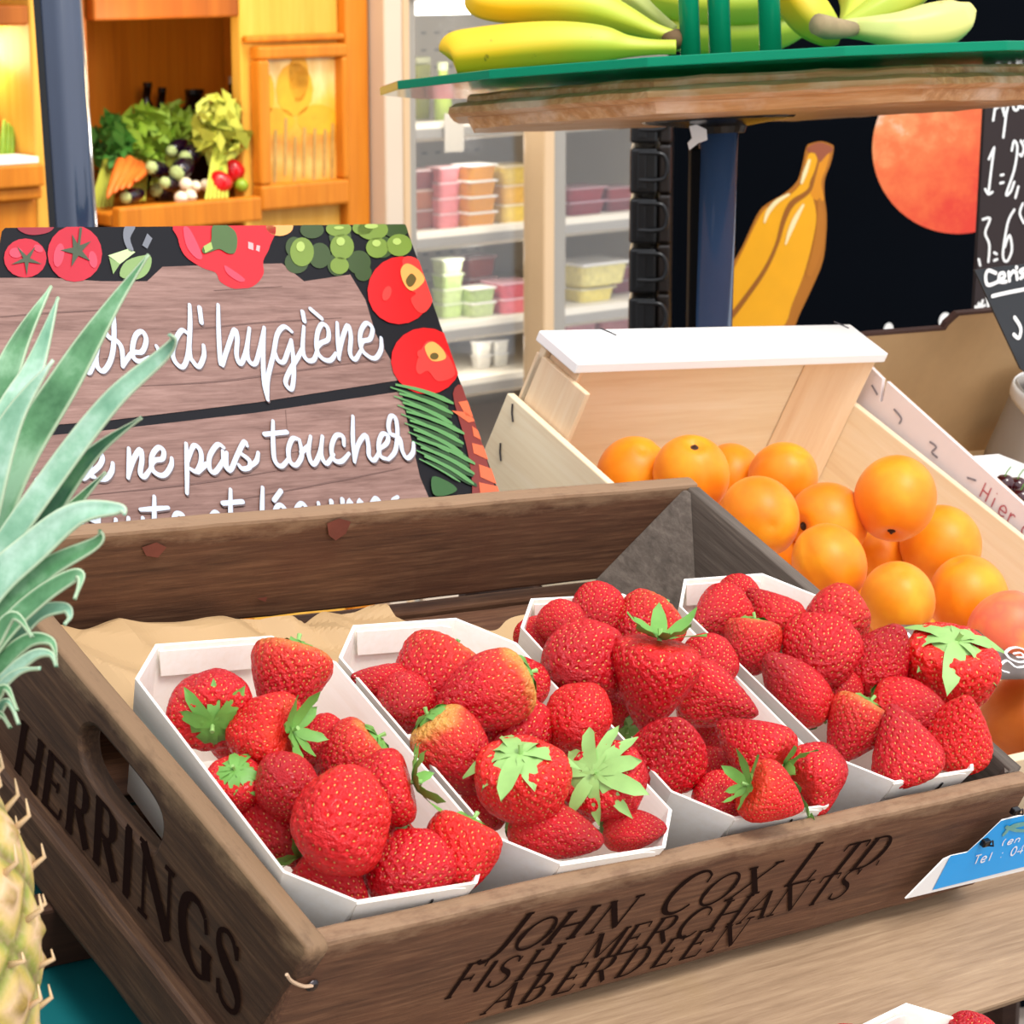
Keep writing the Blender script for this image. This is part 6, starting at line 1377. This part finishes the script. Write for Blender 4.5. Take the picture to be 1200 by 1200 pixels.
# ---- stack of black plastic trays beside the column
tr0 = at(760, 390, 2.95); T3 = 2.95/FPX
Tf = frame(tr0, V((.997, -.075, 0)), V((0, 0, 1)))
NT = 9
for i in range(NT):
    h = 58*T3; y0 = (i-4.2)*h
    t = empty('plastic_tray', Tf.M @ Matrix.Translation((0, y0, 0)), 'black plastic tray with curved grip, ' + ['lowest in the stack beside the column', 'second from the bottom of the stack', 'third from the bottom of the stack', 'fourth from the bottom of the stack', 'fifth from the bottom of the stack', 'sixth from the bottom, above the white rail', 'third from the top of the stack', 'second from the top of the stack', 'topmost, right below the wooden shelf'][i], 'tray', 'stacked black plastic trays')
    obj('tray_body', box(BM(), -24*T3, 8*T3, .0, h*.9, -.24, 0, .003), M_black, t)
    obj('corner_post', box(BM(), 9*T3, 24*T3, .0, h*.97, -.24, -.006, .003), plain('brown_black_plastic', '1C130E', .3, .2), t)
    gp2 = [V((-14*T3, h*.28, .002)), V((6*T3, h*.28, .006)), V((17*T3, h*.34, .006)), V((20*T3, h*.55, .006)), V((16*T3, h*.76, .006)), V((6*T3, h*.82, .006)), V((-14*T3, h*.82, .002))]
    obj('grip', tube(BM(), catmull(gp2, 5), 2.6*T3, 8), M_black, t, smooth=True)
    obj('rib', box(BM(), -15*T3, -5*T3, h*.1, h*.86, .0005, .004, .001), M_black, t)
lowt = Tf.w(0, -4.2*58*T3, -.12)
t = empty('tray_trolley', Matrix.Translation((lowt.x, lowt.y, 0)) @ Tf.M.to_3x3().to_4x4() , 'low black trolley beneath the stack of black trays', 'trolley')
obj('deck', box(BM(), -.05, .05, lowt.z-.03, lowt.z-.001, -.11, .11, .003), M_black, t)
for sx in (-.04, .04):
    for sz in (-.1, .1): obj('leg', tube(BM(), [(sx, 0, sz), (sx, lowt.z-.03, sz)], .012, 8), M_black, t)

# ---- black board painted with fruit, chalk price board
Po = at(900, 250, 3.15)
Mf = frame(Po, V((.985, .17, 0)), V((0, 0, 1)))
mural = empty('painted_board', Mf.M, 'black board painted with a large yellow banana and an orange fruit', 'painted board')
M_mb = plain('black_board_paint', '03060C', .7, .25, 6, spec=.04)
c0, c1 = Mf.px(785, 200), Mf.px(1420, 200); cy0, cy1 = -Mf.w(0, 0, 0).z+.02, Mf.px(900, -40).y
obj('board', box(BM(), c0.x, c1.x, cy0, cy1, -.02, 0, .002), M_mb, mural)
def mp(pts, z, smooth=True, n=5):
    P = [V((q.x, q.y, 0)) for q in (Mf.px(a, b_, 0) for a, b_ in pts)]
    if smooth: P = catmull(P, n, True)
    return [V((p.x, p.y, z)) for p in P]
def zb(pts): return [(840+a/5, 150+b_/5) for a, b_ in pts]
PB = lambda n, c: plain('painted_'+n, c, .4, .08, 30)
bo = zb([(525, 110), (560, 88), (610, 78), (660, 92), (684, 115), (665, 210), (632, 300), (630, 400), (642, 500), (640, 620), (620, 780), (560, 930), (480, 1100), (400, 1300), (200, 1500), (-150, 1500), (-280, 1350), (-120, 1160), (50, 960), (60, 860), (150, 690), (240, 500), (300, 440), (400, 380), (470, 310), (500, 220)])
o = obj('painted_banana', flat(BM(), mp(bo, .0006)), PB('banana_dark', 'B06A14'), mural)
obj('paint_stroke', flat(BM(), mp(zb([(540, 150), (590, 140), (580, 230), (540, 330), (560, 400), (582, 520), (560, 660), (510, 850), (440, 1030), (380, 1180), (150, 1450), (-120, 1450), (-240, 1340), (-90, 1160), (70, 960), (80, 870), (160, 700), (255, 510), (320, 450), (430, 390), (500, 310), (520, 210)]), .0010)), PB('banana_yellow', 'F0A80E'), o)
obj('paint_stroke', flat(BM(), mp(zb([(600, 190), (660, 140), (640, 230), (610, 320), (625, 420), (575, 420), (548, 380), (570, 300)]), .0011)), PB('banana_mid', 'DE8E14'), o)
obj('paint_stroke', flat(BM(), mp(zb([(530, 115), (600, 84), (680, 118), (640, 160), (600, 200), (575, 150), (540, 140)]), .0012)), PB('banana_stem', '9A5234'), o)
def mrib(pts, wpx, z): 
    bm = BM(); Q = [Mf.px(a, b_, 0) for a, b_ in zb(pts)]; k = 3.15/FPX
    return ribbon(bm, [(q.x, q.y) for q in Q], [w_*k/5 for w_ in wpx], z, 6)
obj('paint_stroke', mrib([(595, 190), (570, 280), (535, 370), (440, 440), (390, 540), (350, 680), (280, 830), (170, 990), (60, 1130), (-60, 1250)], [14, 16, 26, 36, 30, 22, 26, 30, 34, 30], .0014), PB('banana_line', '9A5A16'), o)
obj('paint_stroke', mrib([(540, 190), (515, 260), (495, 320)], [18, 26, 16], .0016), PB('banana_glint', 'F6E2A8'), o)
obj('paint_stroke', mrib([(420, 388), (350, 430), (300, 490), (278, 550)], [14, 26, 26, 12], .0016), PB('banana_glint', 'F6E2A8'), o)
obj('paint_stroke', mrib([(505, 450), (460, 530), (425, 610), (402, 680)], [14, 30, 26, 10], .0016), PB('banana_glint', 'F6E2A8'), o)
obj('paint_stroke', mrib([(600, 420), (606, 560), (590, 700), (540, 850)], [20, 50, 60, 40], .0009+.0004), PB('banana_shade', 'B87018'), o)
og, N, L, b = newmat('painted_orange'); co = texco(N, L); f = noi(N, L, co, 28, 5, .65); sx = N.new('ShaderNodeVectorMath'); sx.operation = 'DOT_PRODUCT'; L.new(co, sx.inputs[0]); sx.inputs[1].default_value = (-2.2, 3.4, 0)
oc = Mf.px(1110, 180, 0); mr = N.new('ShaderNodeMath'); mr.operation = 'ADD'; L.new(sx.outputs['Value'], mr.inputs[0]); mr.inputs[1].default_value = 2.2*oc.x-3.4*oc.y
ad = N.new('ShaderNodeMath'); ad.operation = 'MULTIPLY_ADD'; L.new(f, ad.inputs[0]); ad.inputs[1].default_value = .9; L.new(mr.outputs[0], ad.inputs[2])
c = ramp(N, L, ad.outputs[0], [(.1, 'D9361E'), (.3, 'E2562A'), (.55, 'E8703A'), (.75, 'EE9258'), (.95, 'FAE2CC')]); L.new(c, b.inputs['Base Color']); b.inputs['Roughness'].default_value = .4
obj('painted_orange', flat(BM(), mp(ell(1122, 174, 100, 100, 0, 28), .0006)), og, mural)
bm = BM()
for a, b_, r in ((1041, 386, 8), (1107, 376, 10), (862, 177, 2.5)): flat(bm, mp(ell(a, b_, r*.7, r, 10, 12), .0008))
obj('painted_petals', bm, PB('petal', 'ECEBE6'), mural)
for lx in (c0.x+.05, c1.x-.05): obj('foot', box(BM(), lx-.02, lx+.02, cy0-.02, cy0-.0005, -.12, .08), M_black, mural)
Pk = at(1170, 250, 2.6); Kf = frame(Pk, V((.94, .34, 0)), V((-.055, 0, 1)))
cb_ = empty('chalkboard', Kf.M, 'brown black chalkboard with handwritten avocado prices at the right edge', 'chalkboard')
def kp_(pts, z): return [V((q.x, q.y, z)) for q in (Kf.px(a, b_, 0) for a, b_ in pts)]
obj('board', prism(BM(), kp_([(1158, 60), (1330, 50), (1330, 460), (1136, 470)], 0), V((0, 0, -.006))), plain('chalkboard_brown', '332A2A', .6, .12, 8, spec=.2), cb_)
kc = lambda off, pts: [(1130+a/3.53, 80+b_/3.53) for a, b_ in pts]
KS = [kc(0, s) for s in ([(118, 215), (140, 100), (160, 180)], [(130, 165), (158, 150)], [(160, 150), (168, 200), (190, 110)], [(172, 190), (160, 285)], [(195, 130), (205, 170), (222, 165), (220, 110)], [(240, 115), (228, 130), (232, 160), (245, 160)], [(122, 328), (110, 420), (98, 520)], [(85, 500), (98, 520), (115, 512)], [(122, 328), (100, 375)], [(150, 442), (160, 440)], [(148, 475), (160, 472)], [(195, 340), (205, 300), (218, 330), (205, 420), (172, 520), (190, 510), (205, 470)], [(222, 490), (210, 535)], [(232, 300), (245, 330), (236, 362), (228, 355)], [(246, 300), (258, 300)],
      [(75, 625), (105, 622), (85, 680), (102, 730), (98, 800)], [(122, 762), (132, 768)], [(122, 795), (134, 790)], [(205, 585), (178, 640), (158, 770), (175, 798), (195, 750), (185, 690), (165, 740)], [(240, 560), (228, 600), (245, 640)], [(58, 790), (64, 815)], [(45, 985), (48, 1005), (60, 970), (62, 1000)], [(75, 960), (70, 985), (84, 980)], [(92, 945), (98, 985)])]
for grp in (KS[:-3], KS[-3:]):
    bm = BM()
    for pts in grp:
        Q = [Kf.px(a, b_, 0) for a, b_ in pts]; ribbon(bm, [(q.x, q.y) for q in Q], .0028, .0007, 5)
    obj('lettering', bm, M_chalk, cb_)
kb = Kf.w(.05, -.2, -.05)
obj('easel_leg', tube(BM(), [Kf.I @ Kf.w(.06, -.12, -.012), Kf.I @ V((kb.x+.02, kb.y+.1, 0))], .01, 8), M_black, cb_)

# ---- dark blue pole at the left
pp = at(96, 265, 2.75); kq = 2.75/FPX
t = empty('steel_pole', Matrix.Translation((pp.x, pp.y, 0)), 'glossy dark navy fluted pole in front of the orange wall unit at left', 'pole')
obj('pole_shaft', tube(BM(), [(.028, 0, 0), (-.030, 0, 1.95)], 24*kq, 28, True, lambda th: 1+.05*math.cos(6*th)), M_navy, t, smooth=True)
obj('pole_flat', box(BM(), -31*kq, -10*kq, -.01, .02, 0, 1.95, .002, 2, Matrix(((1, 0, -.0297, .028), (0, 1, 0, 0), (0, 0, 1, 0), (0, 0, 0, 1)))), M_black, t)
obj('base_plate', lathe(BM(), [(0, .01), (.06, .01), (.065, 0), (0, 0)], 20, None, V((.028, 0, 0))), M_navy, t)
